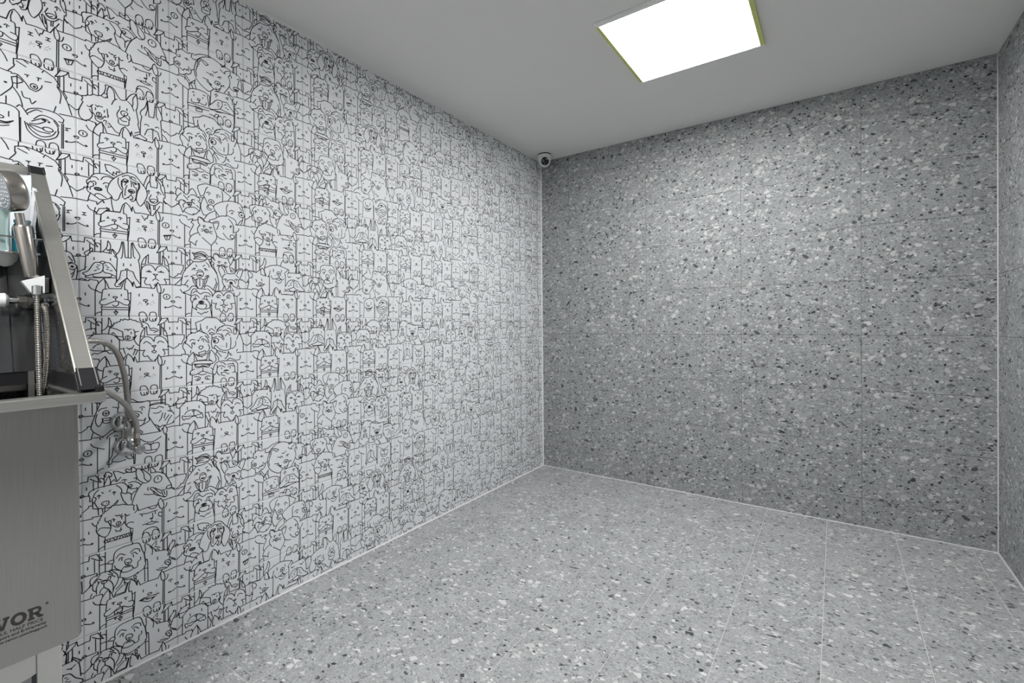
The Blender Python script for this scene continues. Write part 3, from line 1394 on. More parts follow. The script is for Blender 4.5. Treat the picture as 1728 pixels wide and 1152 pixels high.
s 419,290 445,341 454,391
l 405,280 428,305
s 444,411 462,451 452,501 425,520
p 314,528 403,501 411,529 389,548 327,559
s 274,541 309,577 371,576 434,540
l 292,552 362,595
@V9F
E 225,665 239,637 487,654 500,725 512,842 492,976 218,947 206,829
s 225,675 291,647 451,651 501,670
l 228,689 500,703
s 260,692 272,737 307,750 342,743 369,730 413,748 450,746 477,703
c 281,696 298,729 333,732 369,720 414,733 450,709
s 259,765 211,790 206,829 236,851 288,841 332,816 368,804 412,823 466,848 512,842 513,797 477,764
l 369,745 368,804
s 306,838 358,858 412,848
d 228,821 241,832 254,814 298,798 311,784 328,796 413,788 431,810 467,813 480,824 494,810
s 257,878 297,877 332,895 327,924 296,936 266,923
l 292,906 300,931
l 309,903 318,923
s 466,888 430,880 398,902 411,928 465,933
l 425,904 434,928
l 231,690 227,772
l 229,851 221,1035
l 498,866 502,977
E 503,816 523,737 579,680 702,669 829,688 863,753 845,1004 506,1008
s 530,869 503,856 504,796 532,718 579,680 664,671 751,672 829,693 860,732
s 530,869 554,831 564,771 565,725
s 564,771 597,743 635,746 673,769
s 616,698 654,701 683,734
s 711,731 750,719 789,727
s 716,768 760,751 799,764
l 625,771 625,796
l 748,772 747,794
b 689,820 40,12
s 789,711 813,770 817,844 852,884
l 563,832 572,863 595,885
l 619,852 624,883 671,903
s 619,847 672,846 714,876 729,867
l 817,849 783,862
l 512,872 503,1018
l 842,888 840,1003
l 858,732 855,1005
s 613,999 618,954 652,932 685,956 694,998
s 723,1001 733,945 772,934 806,958 811,1000
s 785,648 829,672 889,661 900,603
@V10B
E 330,70 407,25 494,20 623,33 787,140 744,210 560,309 559,396 440,483 392,482 374,368 414,221 366,210
s 366,212 343,151 330,96 344,61 426,20 494,20
s 366,212 405,196 425,144 440,92 464,59
s 499,24 603,27 684,68
l 684,68 789,139 744,210
s 661,84 671,143 670,226
s 449,149 473,130 502,148
l 480,153 480,174
s 582,160 602,145 634,173
l 593,169 593,193
o 511,265 38,28
b 511,267 14,11
l 419,214 457,303 471,327
s 456,335 451,374 480,400 539,389
o 505,347 38,33
s 414,210 375,304 369,390 401,485
l 401,485 445,482
s 328,234 366,231 404,239
E 540,345 580,283 682,229 828,198 935,232 988,358 985,587 823,614 557,570 420,541 479,444
s 618,467 579,414 544,355 560,303 641,248 744,210 860,202 935,232 972,339
s 744,258 722,320 727,386 716,443
s 763,367 795,341 837,355
l 805,365 805,391
l 789,396 815,391
o 944,389 42,39
b 944,392 16,16
l 890,354 945,338
l 913,271 945,321
s 988,381 993,449 980,542
s 965,431 954,490 931,545
s 888,547 921,496 954,467
d 879,435 900,448 911,464
s 415,541 469,456 559,396
l 574,415 578,479
E 49,341 55,197 82,165 162,224 208,208 264,128 319,210 365,285 354,436 259,517 150,491 88,395
s 63,277 50,239 59,191 82,162 126,185 157,220
s 157,220 184,231 207,214 222,169 259,129 291,158 319,220
s 319,236 356,255 351,288
l 332,292 355,318
l 117,224 76,274 49,341 97,362 79,396
s 88,395 93,342 129,319 170,331
s 97,393 123,460 136,499
l 136,499 155,464
l 148,248 202,304
l 202,272 221,247
s 235,228 281,218 328,240
l 143,332 170,342
s 243,310 262,285 290,290
l 257,302 257,318
s 146,424 142,384 179,350 224,335 271,331 289,348
c 195,352 224,341 250,346 242,379 224,398 206,381
b 222,367 17,15
s 155,464 178,428 224,409 279,397 326,420 349,442
s 154,479 204,506 259,512 306,487 345,437
l 259,515 278,487
l 317,363 336,386
l 365,317 354,436
@V10F
E 478,573 618,472 721,442 825,468 856,563 843,745 856,1003 502,1045
s 478,573 488,545 557,516 598,481 659,454 721,448
s 721,431 783,453 846,486 872,561
s 751,481 793,529 818,581 817,693
s 478,573 507,579
s 657,624 683,601 708,622
l 679,632 679,654
s 766,607 782,582 797,590
l 783,598 783,618
o 801,752 32,29
s 671,716 717,775 768,801 821,782
s 574,764 634,804 691,812
l 849,700 842,858 835,1005
l 865,686 861,1002
s 612,1010 617,965 648,934 684,946 699,999
s 724,1002 730,962 767,935 803,953 810,997
s 824,591 823,670 860,673 898,636 900,607
E 209,913 237,825 219,775 267,631 344,522 419,583 517,577 607,551 596,662 574,785 503,937 502,1023 221,1057
s 333,620 329,557 344,525 391,540 424,583
s 353,531 391,556 410,585
l 424,583 478,579 517,588
s 517,588 557,559 607,551 606,605 581,675
s 532,596 567,574 597,574
l 532,602 555,690
l 333,614 356,648
s 352,643 323,696 327,748 355,797
s 555,690 579,763 569,830 503,926
l 383,824 503,926 502,1045
l 563,869 588,898
s 394,657 409,639 428,652
l 407,660 407,677
s 479,665 496,648 516,659
l 496,667 496,683
o 442,710 25,19
b 439,707 10,8
l 375,698 404,704
l 374,730 403,717
l 486,718 520,717
l 481,734 515,751
s 413,724 437,747 476,730
s 228,826 219,775 267,663 258,633 240,625 263,569 198,596
l 263,595 334,567
s 322,765 275,788 228,837 209,907
l 209,907 245,913 296,953
s 296,953 297,911 316,877
l 227,921 221,1068
@V11B
E 531,270 529,68 552,40 635,92 712,94 809,67 778,185 777,309 709,336 613,364
s 551,147 528,89 543,45 580,37 631,92
s 552,56 589,56 612,94
l 635,92 711,99
s 711,99 750,63 809,67 808,119 778,185
l 731,102 779,76
l 735,106 768,191
l 527,220 536,259
s 768,191 758,228 777,299
s 527,230 549,288 576,337
s 592,168 606,153 630,164
l 608,171 608,186
s 682,172 696,157 715,168
l 698,177 698,191
o 658,212 24,14
l 578,230 624,220
l 582,209 620,216
l 691,219 729,220
l 686,230 715,243
s 778,237 807,244 831,273
l 777,299 816,296
l 772,279 807,265
E 107,549 117,404 177,303 264,187 423,150 486,224 576,367 596,630 199,650
s 203,256 178,235 187,190 221,167 260,192
l 260,197 160,314
s 160,314 126,384 108,482 103,549
s 248,62 283,68 336,42 398,39 451,87
s 248,62 274,98 278,122
s 274,78 353,59 433,89
s 269,98 362,73 433,104
s 278,122 361,93 432,114
s 269,157 273,142 308,123 361,122
s 269,157 317,147 361,157 414,151
s 260,192 334,190 405,172 432,144
c 437,134 469,95 505,96 510,126 468,140
s 468,145 495,223 540,289 576,357 598,467 597,589
s 427,190 458,217 472,255
l 514,95 551,147 523,129
l 505,152 541,198 513,221
l 486,174 513,261
l 290,238 307,263
l 386,251 413,231
s 241,316 267,289 289,290
l 273,299 276,318
s 402,282 422,280 448,305
l 417,285 417,310
s 306,325 346,307 387,325
c 305,364 323,340 367,334 394,347 385,392 349,420 314,408
b 347,387 27,13
s 227,415 244,413 278,460 296,449
s 296,449 340,435 393,446 420,429 447,402 465,411
s 244,418 261,490 295,547
l 274,460 299,517
s 304,453 299,527 321,570 356,578 383,541 388,447
l 342,450 341,544
s 447,407 428,489 392,551
l 415,445 401,510
l 249,393 288,388
l 231,405 261,432
l 416,400 456,377
l 429,389 470,388
d 274,426 287,434 313,432 406,420
l 149,536 192,466
l 189,408 151,421
s 22,454 67,442 121,437
l 29,544 117,447
l 552,420 570,479 522,593
l 584,488 545,612
E 601,263 615,221 672,231 718,325 826,321 886,247 951,252 935,359 884,426 902,614 667,626 651,402
s 641,392 605,304 601,253 624,220 672,226 709,284 718,325
s 643,244 676,277 685,322
s 718,325 767,331 826,321
s 826,321 856,271 906,240 951,247 940,316 914,382
s 865,328 886,274 931,254
l 845,335 884,379
s 699,337 670,359 658,381
s 658,381 650,453 678,533
s 914,382 889,426 883,489 868,532
s 669,426 693,414 717,428
l 696,429 696,445
s 829,420 854,407 884,421
l 856,423 856,439
s 712,464 736,432 780,421 824,436 844,471
b 775,470 26,21
l 775,486 759,539
s 687,522 696,573 735,561 750,498
s 789,485 813,525 863,533
d 716,500 726,520 804,484 828,503
l 673,534 653,586
l 888,510 907,551
@V11F
E 511,745 526,674 555,607 812,590 826,681 845,785 842,1025 504,1027
l 555,607 812,590
l 803,578 769,517 764,590
s 512,684 554,627 610,614 648,642 666,677
s 666,677 696,630 754,611 802,640 826,712
l 826,712 835,785
p 574,707 595,691 621,710
s 567,692 596,662 628,679
p 709,709 733,685 757,710
s 709,686 734,656 763,678
p 637,735 690,733 665,757
l 667,757 667,795
c 641,822 667,803 693,820 669,839
l 615,822 646,822
l 693,822 724,814
s 511,785 534,799 566,793
s 566,793 547,840 561,880 603,874
s 603,874 621,914 645,924 664,883
s 664,883 692,928 721,902 731,866
s 731,866 775,875 785,828 766,792
l 766,792 825,785
d 613,782 627,797 623,776 703,779 718,794 727,778
l 650,857 688,856
l 835,785 842,1025
l 861,679 857,1025
s 615,1026 616,975 644,939 682,954 696,1005
s 725,1026 730,974 759,938 798,953 810,1005
s 817,619 826,670 871,668 901,635 902,609
E 220,1028 239,833 219,736 131,653 234,570 286,557 391,585 428,533 554,622 512,684 497,796 499,1027
s 131,648 199,611 234,560 277,548 321,575
l 131,648 224,692
s 224,692 233,628 268,587 307,615
s 303,581 373,586 427,588
s 400,570 428,533 482,555 554,622
l 554,622 512,679
s 445,577 499,635 507,695
s 219,736 232,697 276,675 310,688 332,717
s 219,726 223,765 240,794
s 250,652 294,625 346,662
s 355,662 400,635 462,646 480,676
s 394,719 417,684 475,696
l 284,694 284,724
l 430,693 428,718
l 258,735 301,733
s 240,794 266,744 288,748
l 372,735 443,737
s 425,738 461,777 474,816
c 325,781 354,762 391,774 380,799 340,798
b 358,780 27,15
c 296,841 318,811 362,812 415,810 429,838 406,878 361,884 317,870
s 240,804 248,862 291,895
s 296,846 287,871 299,900
s 419,883 460,867 488,826 502,745
l 308,934 334,944 356,963 378,948 405,928 418,938 446,917
l 241,833 224,1028
l 474,826 499,997
l 497,806 502,1027
@V12B
s 210,196 265,135 286,73 297,26 322,69 311,131 290,194
s 565,132 582,73 620,27
s 828,219 840,132 813,60
E 615,499 648,434 650,276 705,235 884,230 964,272 968,446 996,510 879,624 591,637
s 639,277 634,251 661,233 700,182 711,218 683,263
l 705,238 884,230
s 884,225 896,191 953,246 976,271 941,285
l 901,212 935,264
s 952,284 963,359 968,457
s 688,294 710,308 748,300
l 715,308 709,319
s 843,303 877,317 918,292
l 872,312 883,327
s 620,499 659,455 703,378 759,352
o 792,363 20,13
s 820,361 871,377 916,449 984,510
s 798,376 797,435 791,478
s 791,478 735,503 647,534
l 620,499 647,537
s 796,478 835,508 915,541 984,538 984,510
s 707,515 734,545 801,547 858,528
l 753,395 767,398
l 730,420 747,422
l 735,444 750,447
l 700,463 715,459
l 823,399 839,400
l 839,427 854,426
l 830,449 842,452
l 856,466 872,471
l 592,563 646,550 801,553 795,609 586,611 592,563
E 305,192 397,138 512,123 619,147 700,182 650,276 647,466 602,636 361,647 365,310 329,333
s 329,333 299,264 295,193 346,168 397,138
s 397,143 502,124 597,144
l 597,144 700,182
s 700,182 661,222 634,256 650,287
s 388,226 370,299 344,332 329,333
l 443,195 443,239
l 581,198 580,235
o 534,267 34,35
b 532,267 17,15
l 537,301 536,329
s 401,307 426,356 478,357 536,332
s 536,332 563,356 595,364 616,347
p 483,357 536,329 573,355 541,379
s 478,394 509,422 562,414 584,381
d 458,302 474,290 468,317 489,305 590,312 606,301 595,328
l 362,315 358,647
l 375,319 369,647
l 648,276 645,466
E 17,544 46,444 34,257 155,276 255,197 298,315 362,330 359,606 270,611 201,554
l 21,539 42,444
l 13,441 46,449
l 42,449 28,415 52,369
s 52,369 34,306 39,257
l 39,257 96,301 105,340 71,368 95,371
l 53,255 160,276 204,242 245,208
s 234,290 234,229 260,195 289,234 303,314
l 234,295 263,313 314,319
l 155,388 171,423
l 245,372 254,404
o 225,455 30,26
b 227,457 12,10
s 164,486 201,495 251,490 282,463
l 157,476 172,495
l 272,454 297,457
@V13B
s 334,16 358,-4 398,52 421,112
l 334,42 325,97
s 229,162 277,123 333,89
E 453,211 471,59 570,27 721,89 841,211 910,292 959,573 546,659 483,391 616,346
l 470,126 471,62 545,40 587,70
l 495,80 569,114
s 545,40 637,57 704,87
s 420,226 470,153 478,124
s 452,238 502,232 559,292 600,357
s 600,357 650,365 693,315 702,278
o 634,315 30,30
b 637,317 15,14
l 560,204 593,203
l 576,204 580,226
l 661,200 694,198
l 674,203 669,232
l 728,217 780,209
l 704,121 721,89 807,137 858,221 849,237
l 832,220 883,298 926,399 960,531
s 832,241 866,316 855,428
s 532,413 548,470 598,472
s 598,472 614,523 648,481
l 820,478 802,550
l 884,270 918,331 909,361
E 217,491 197,222 245,158 323,216 453,211 467,381 408,514 538,606 238,670
l 205,213 227,299 324,210
s 205,213 237,166 324,210
s 324,210 404,223 452,224
s 220,295 234,383 233,488
s 452,278 459,383 400,476 368,523
s 233,488 280,497 360,525
b 271,328 13,13
b 405,358 15,11
o 313,446 32,24
b 313,446 18,12
l 256,515 319,527
s 460,276 501,259 542,296 500,333 467,341
l 408,514 407,608
s 467,394 515,477 538,579
s 39,532 101,466 226,411
@V13F
E 242,1036 262,678 318,627 415,599 509,653 511,1015
s 242,1036 258,771 262,678 318,627 399,603 472,614 509,653
l 509,653 511,1015
l 314,693 317,743
l 427,683 426,737
o 361,759 26,16
s 281,779 316,805 396,809 462,776
s 292,790 332,828 412,819 453,785
s 307,846 363,862 428,836
b 380,810 59,8
s 239,631 255,594 295,605
E 511,1015 520,745 580,584 750,548 879,631 875,964
s 489,603 522,576 579,665
s 563,628 597,587 698,552 819,561 888,615
l 888,615 879,659 844,652
s 579,645 647,583 698,586
s 629,696 697,627 800,647 843,707
s 612,726 697,668 748,671
s 594,757 662,743 731,689
s 553,751 577,841 643,903 728,908 815,851 842,776
s 569,762 610,835 694,880 780,843 816,782
b 714,678 21,14
b 757,690 14,11
o 747,781 45,25
s 577,773 645,774 712,788
s 594,784 661,825 763,826
s 800,661 834,723 833,778
l 520,718 516,1027
l 870,674 866,966
l 884,671 880,963
s 642,1005 651,949 685,929 719,951 727,1004
s 753,999 762,943 797,923 831,944 839,998
"""
BLOCKS = parse(ART)
def rdp(P, tol):
    keep = np.zeros(len(P), bool); keep[0] = keep[-1] = True
    st = [(0, len(P) - 1)]
    while st:
        i, j = st.pop()
        if j <= i + 1:
            continue
        d = P[j] - P[i]; L = np.hypot(*d)
        q = P[i + 1:j] - P[i]
        dist = np.abs(q[:, 0] * d[1] - q[:, 1] * d[0]) / L if L > 1e-6 else np.hypot(q[:, 0], q[:, 1])
        k = int(dist.argmax())
        if dist[k] > tol:
            k += i + 1; keep[k] = True; st += [(i, k), (k, j)]
    return P[keep]

def ribbon(b, P, wd, pt, mi):
    n = len(P)
    if n < 2:
        return
    d = P[1:] - P[:-1]; L = np.hypot(d[:, 0], d[:, 1]); L[L < 1e-6] = 1e-6
    nm = np.stack([-d[:, 1] / L, d[:, 0] / L], 1)
    vn = np.zeros_like(P); vn[0] = nm[0]; vn[-1] = nm[-1]
    for i in range(1, n - 1):
        s = nm[i - 1] + nm[i]; q = s @ s
        vn[i] = s * (2 / max(q, 0.8)) if q > 1e-6 else nm[i]
    cap = wd * 0.45
    Q = P.copy(); Q[0] -= d[0] / L[0] * cap; Q[-1] += d[-1] / L[-1] * cap
    A, B_ = Q + vn * wd / 2, Q - vn * wd / 2
    vs = [pt(p) for p in A] + [pt(p) for p in B_]
    b.add(vs, [(i, n + i, n + i + 1, i + 1) for i in range(n - 1)], mi)

print_cache = {}
def printed_tile(v, wfrac, hfrac):
    """glazed tile with its line drawing as flat print on the face; wfrac/hfrac: cut size"""
    key = (v, round(wfrac, 3), round(hfrac, 3))
    if key in print_cache:
        return print_cache[key]
    w, h = wfrac * T - 0.0042, hfrac * T - 0.0032
    x, y, c = w / 2, h / 2, 0.0020
    b = MB()
    b.add([(-x, -y, -SLAB), (x, -y, -SLAB), (x, y, -SLAB), (-x, y, -SLAB),
           (-x, -y, -.001), (x, -y, -.001), (x, y, -.001), (-x, y, -.001),
           (-x + c, -y + c, 0), (x - c, -y + c, 0), (x - c, y - c, 0), (-x + c, y - c, 0)],
          [(8, 9, 10, 11), (4, 5, 9, 8), (5, 6, 10, 9), (6, 7, 11, 10), (7, 4, 8, 11),
           (0, 1, 5, 4), (1, 2, 6, 5), (2, 3, 7, 6), (3, 0, 4, 7), (3, 2, 1, 0)])
    if v:
        def pt(p):
            return (p[0] / 1000 * T - wfrac * T / 2, hfrac * T / 2 - p[1] / 1000 * T, 0.00022)
        segs, blobs = compose(BLOCKS, v, 1000 * wfrac, 1000 * hfrac)
        for S in segs:
            ribbon(b, rdp(S, 1.2), LINE_W, pt, 1)
        for S in blobs:
            b.add([pt(p) for p in S], [tuple(reversed(range(len(S))))], 1)
    me = b.mesh('tile', [M['glaze'], M['ink']])
    print_cache[key] = me
    return me

GRID = {   # column: drawings from the ceiling down
    -1: (11, 3, 13, 13, 10, 2, 9, 6, 8, 12), 0: (10, 1, 2, 3, 4, 5, 6, 1, 7, 7), 1: (2, 8, 9, 10, 11, 9, 5, 11, 3, 5),
    2: (11, 11, 7, 1, 12, 5, 4, 8, 10, 12), 3: (3, 9, 7, 9, 7, 4, 10, 1, 12, 2), 4: (9, 3, 13, 4, 13, 5, 11, 6, 3, 9),
    5: (1, 8, 2, 5, 12, 6, 3, 13, 11, 1), 6: (12, 5, 6, 2, 12, 4, 10, 10, 2, 8), 7: (3, 6, 8, 13, 1, 3, 8, 6, 10, 10),
    8: (9, 7, 4, 10, 12, 9, 2, 4, 12, 8), 9: (13, 3, 5, 5, 2, 11, 13, 2, 7, 5), 10: (13, 2, 1, 11, 13, 9, 7, 7, 9, 5),
    11: (4, 9, 5, 1, 12, 2, 10, 3, 6, 11)}
rng = random.Random(3)
for k in range(-7, 12):
    y0 = -(CORNER + (10 - k) * T)
    for r in range(10):
        wf = 1.0 if k < 11 else (0 - y0) / T
        hf = 1.0 if r < 9 else (H - 9 * T) / T
        v = GRID[k][r] if k in GRID else rng.randint(1, 13)
        link('tile', printed_tile(v, wf, hf), wall_left, (0, y0 + wf * T / 2, H - r * T - hf * T / 2), (HALF, 0, HALF))

# ---------------------------------------------------------------- ceiling light panel, and an added unseen one
def emission(name, col, strength):
    mt = bpy.data.materials.new(name); mt.use_nodes = True
    nt = mt.node_tree
    nt.nodes.remove(nt.nodes['Principled BSDF'])
    e = nt.nodes.new('ShaderNodeEmission')
    e.inputs[0].default_value = (*col, 1); e.inputs[1].default_value = strength
    nt.links.new(e.outputs[0], nt.nodes['Material Output'].inputs[0])
    return mt
M['diffuser'] = emission('lit_diffuser', (1.0, 0.995, 0.98), PANEL_EMISSION)
M['edge_film'] = simple('yellow_green_edge', (0.62, 0.66, 0.22), 0.5)
M['panel_frame'] = simple('white_panel_frame', (0.80, 0.80, 0.79), 0.45)

def ceiling_light(x0, x1, y0, y1, label, diffuser):
    t = thing('ceiling_light', label, 'light', ((x0 + x1) / 2, (y0 + y1) / 2, H), 'square ceiling panels')
    fr, z0 = 0.019, H - 0.014
    for lo, hi in (((x0 - fr, y0 - fr), (x1 + fr, y0)), ((x0 - fr, y1), (x1 + fr, y1 + 0.008))):
        Local(t).box((*lo, z0), (*hi, H - 0.0005), 0.0015).build('frame_bar', M['panel_frame'])
    for lo, hi in (((x0 - fr * .8, y0), (x0, y1)), ((x1, y0), (x1 + fr, y1))):
        e = Local(t).box((*lo, z0), (*hi, H - 0.0005), 0.0012).build('edge_strip', M['edge_film'])
        e['label'] = 'yellow-green side strip of the light panel'
    Local(t).box((x0 - fr - .002, y0 - fr, z0 + .003), (x0 - fr, y0 + .01, H - .0005)).build('corner_clip', M['panel_frame'])
    Local(t).box((x0, y0, z0 + 0.004), (x1, y1, H - 0.0005)).build('diffuser', diffuser)
    return t
ceiling_light(1.097, 1.648, -1.325, -0.767, 'bright square ceiling panel with yellow-green edges, in view', M['diffuser'])
ceiling_light(1.05, 1.601, -3.98, -3.422, 'added ceiling panel behind the viewer, unseen, brightens the room', emission('added_rear_diffuser', (1.0, 0.995, 0.985), PANEL_EMISSION * 1.45))  # unseen panel added behind the camera to brighten the room

# ---------------------------------------------------------------- security camera in the corner
cx, cy = 0.112, -0.128
t = thing('security_camera', 'white turret security camera with black lens hanging in the ceiling corner', 'camera', (cx, cy, H))
Local(t).lathe((cx, cy, H - 0.0005), (0, 0, -1), [(0, 0.0), (0, 0.05), (0.006, 0.05), (0.008, 0.047), (0.008, 0)]).build('base_ring', M['black'])
Local(t).lathe((cx, cy, H - 0.008), (0, 0, -1), [(0, 0.044), (0, 0.0495), (0.012, 0.0505), (0.026, 0.050), (0.045, 0.046), (0.062, 0.040), (0.076, 0.030), (0.084, 0.018), (0.087, 0.0)], 36).build('housing', M['white_plastic'])
look = Vector((0.52, -0.80, -0.30)).normalized()
c0 = Vector((cx, cy, H - 0.052))
Local(t).lathe(c0 + look * 0.020, look, [(0, 0.041), (0.022, 0.038), (0.0265, 0.034), (0.025, 0.030)], 32).build('eyeball', M['white_plastic'])
ln = Local(t).lathe(c0 + look * 0.030, look, [(0, 0.033), (0.0150, 0.0315), (0.0185, 0.020), (0.0195, 0.0)], 32).build('lens', simple('lens_glass', (0.006, 0.006, 0.008), 0.12))
dn_ = (Vector((0, 0, -1)) - look * -look.z).normalized()
Local(t).lathe(c0 + look * 0.0465 + dn_ * 0.021, look, [(0, 0.0), (0, 0.0045), (0.0022, 0.0035), (0.003, 0)], 12).build('indicator', simple('orange_indicator', (0.55, 0.16, 0.03), 0.35))

# ---------------------------------------------------------------- steel dog bathing tub
XF, XB = 0.62, 0.20              # front of the rim, back of the basin
YE, YN = -2.872, -3.92           # right end (in view), left end (out of view)
ZR = 0.996
tub = thing('bathing_tub', 'brushed steel dog bathing tub with slanted splash guard at the left edge', 'bathtub', (0.4, -3.4, 0))
YP = -2.914                      # right end of the basin body
b = Local(tub)                   # shell of the basin with rounded front edge
def shell_pts(inset, z):
    x0, x1, y0, y1 = XB + inset, 0.61 - inset, YN + 0.04 + inset, YP - inset
    r = 0.012
    P = []
    for cx_, cy_, a0 in ((x1 - r, y1 - r, 0), (x0 + r, y1 - r, 90), (x0 + r, y0 + r, 180), (x1 - r, y0 + r, 270)):
        for k in range(5):
            a = math.radians(a0 + 90 * k / 4)
            P.append((cx_ + r * math.cos(a), cy_ + r * math.sin(a), z))
    return P
rings = [shell_pts(0, ZR - 0.02), shell_pts(0, 0.486), shell_pts(0.003, 0.479), shell_pts(0.012, 0.475)]
n = len(rings[0])
vs = [p for rg in rings for p in rg]
fs = [(k * n + i, k * n + (i + 1) % n, (k + 1) * n + (i + 1) % n, (k + 1) * n + i) for k in range(3) for i in range(n)]
b.add(vs, fs, 0, True); b.add(rings[-1], [tuple(range(n))])
b.build('basin', M['steel_panel'])
b = Local(tub)                   # inside of the basin, its shade put into the steel colour
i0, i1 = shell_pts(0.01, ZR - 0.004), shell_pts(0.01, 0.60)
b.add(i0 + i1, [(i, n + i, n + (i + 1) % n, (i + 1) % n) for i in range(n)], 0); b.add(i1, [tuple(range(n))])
b.build('basin_interior', M['steel_shaded'], fix=False)
b = Local(tub)                   # rim: four folded strips
for lo, hi in (((0.585, YN, 0.974), (XF, YE, ZR)), ((XB - 0.03, YN, 0.974), (XB + 0.012, YE, ZR)),
               ((XB, YE - 0.045, 0.974), (XF - 0.03, YE, ZR - 0.0006)), ((XB, YN, 0.974), (XF - 0.03, YN + 0.045, ZR - 0.0006))):
    b.box(lo, hi, 0.003)
b.build('rim', M['steel_light'])
Local(tub).box((0.560, YE - 0.016, ZR), (0.612, YE - 0.001, ZR + 0.012), 0.003).build('corner_clip', M['black'])
for lx in (0.40, 0.56):
    for ly in (YN + 0.10, -3.16):
        l = Local(tub)
        l.cyl((lx, ly, 0.012), (lx, ly, 0.478), 0.019, n=16)
        leg = l.build('leg', M['steel_light'])
        f = Local(tub); f.cyl((lx, ly, 0.0), (lx, ly, 0.014), 0.024, n=16)
        o = f.build('foot', M['black']); o.parent = leg
# splash guard: leaning back panel, triangular side panel, slanted strut, top bar
SB, ST = Vector((0.275, 0, 1.028)), Vector((0.160, 0, 1.500))
YS0, YS1 = -2.908, -2.882
b = Local(tub)
b.prism([(SB.x, YN + 0.03, SB.z), (SB.x, -2.906, SB.z), (ST.x, -2.906, ST.z), (ST.x, YN + 0.03, ST.z)], (-0.006, 0, -0.0015))
bp_ = b.build('back_panel', M['steel_back'])
s = Local(tub)
s.prism([(SB.x + .001, -2.9628, SB.z), (SB.x + .001, -2.9606, SB.z), (ST.x + .001, -2.9606, ST.z), (ST.x + .001, -2.9628, ST.z)], (0.0008, 0, 0))
s.build('panel_seam', M['black'], bp_)
Local(tub).prism([(SB.x, -2.9055, SB.z), (0.553, -2.9055, SB.z + 0.03), (0.575, -2.9055, 1.028), (SB.x, -2.9055, 1.026)][:1] +
                 [(0.572, -2.9055, SB.z), (ST.x, -2.9055, 1.540)], (0, 0.003, 0)).build('side_panel', M['steel_back'])
g = Local(tub)
g.box((SB.x - 0.012, YN + 0.03, ZR), (SB.x - 0.002, -2.896, SB.z), 0.001)
g.box((SB.x - 0.012, -2.906, ZR), (0.575, -2.896, SB.z + 0.004), 0.001)
g.build('dark_gap_strip', M['black'])  # black strip put in for the dark gap into the basin
Local(tub).prism([(SB.x + 0.002, -2.9375, 0.93), (SB.x + 0.002, -2.9265, 0.93), (SB.x + 0.002, -2.9265, SB.z), (SB.x + 0.002, -2.9375, SB.z)], (0.004, 0, 0)).build('corner_post', M['steel_light'])
A, B_ = Vector((0.598, 0, 1.000)), Vector((0.140, 0, 1.568))
dv = (B_ - A).normalized(); nv = Vector((dv.z, 0, -dv.x)) if dv.z > 0 else Vector((-dv.z, 0, dv.x))
def strut_piece(a, b2, y0, y1, th, lift, mat, name, parent=None):
    p0, p1 = A + dv * a + nv * lift, A + dv * b2 + nv * lift
    l = Local(tub)
    bm = bmesh.new(); bmesh.ops.create_cube(bm, size=1)
    for v in bm.verts:
        q = p0.lerp(p1, v.co.x + .5) + nv * (th * (v.co.z - .5))
        v.co = Vector((q.x, y0 + (v.co.y + .5) * (y1 - y0), q.z))
    bmesh.ops.bevel(bm, geom=list(bm.edges), offset=0.0022, segments=2, affect='EDGES')
    bm.verts.index_update()
    l.add([v.co[:] for v in bm.verts], [[v.index for v in f.verts] for f in bm.faces]); bm.free()
    return l.build(name, mat, parent)
LEN = (B_ - A).length
st = strut_piece(0.01, LEN - 0.004, YS0, YS1, 0.014, 0.006, M['steel_light'], 'strut')
strut_piece(0.0, 0.052, YS0 - 0.002, YS1 + 0.003, 0.017, 0.0075, M['black'], 'end_cap', st)
strut_piece(LEN - 0.024, LEN, YS0 - 0.001, YS1 + 0.001, 0.017, 0.0075, M['black'], 'end_cap', st)
tb = Local(tub).box((0.118, YN + 0.03, 1.550), (0.140, -2.889, 1.571), 0.002).build('top_bar', M['steel_light'])
Local(tub).box((0.1175, -2.889, 1.5495), (0.1405, -2.884, 1.5715), 0.001).build('end_cap', M['black'], tb)
for ly in (YN + 0.06, -3.30):
    Local(tub).box((0.122, ly, 1.48), (0.134, ly + 0.03, 1.552), 0.001).build('bracket', M['steel_light'], tb)

# lettering printed on the front of the basin
def lettering(body, right_y, z, size, name, bold=0.0, sx=1.0):
    cu = bpy.data.curves.new(name, 'FONT')
    cu.body = body; cu.size = size; cu.align_x = 'RIGHT'; cu.offset = bold; cu.extrude = 0.00008; cu.resolution_u = 2
    to = bpy.data.objects.new(name, cu)
    COL.objects.link(to)
    dg = bpy.context.evaluated_depsgraph_get()
    me = bpy.data.meshes.new_from_object(to.evaluated_get(dg))
    bpy.data.objects.remove(to, do_unlink=True)
    me.materials.clear(); me.materials.append(M['logo'])
    o = link(name, me, tub, Vector((0.6102, right_y, z)) - tub.location, (HALF, 0, HALF))
    o.scale = (sx, 1, 1)
    return o
XP = 0.6101
def logo_letter(polys, ox, oz, sc, name='logo_letter'):
    """polys: outlines in unit letter space (y to the right, z up), first outer ring then hole via quads"""
    l = Local(tub)
    for poly in polys:
        l.prism([(XP, ox + p[0] * sc[0], oz + p[1] * sc[1]) for p in poly], (0.0002, 0, 0))
    return l.build(name, M['logo'])
V_ = [[(0, 1), (0, .82), (.08, .82), (.36, 0), (.66, 0), (.94, .82), (1.02, .82), (1.02, 1), (.60, 1), (.60, .82), (.69, .82), (.52, .30), (.35, .82), (.44, .82), (.44, 1)]]
E_ = [[(0, 0), (.92, 0), (.92, .34), (.74, .34), (.74, .18), (.42, .18), (.42, .41), (.62, .41), (.62, .59), (.42, .59), (.42, .82), (.74, .82), (.74, .66), (.92, .66), (.92, 1), (0, 1), (0, .82), (.13, .82), (.13, .18), (0, .18)]]
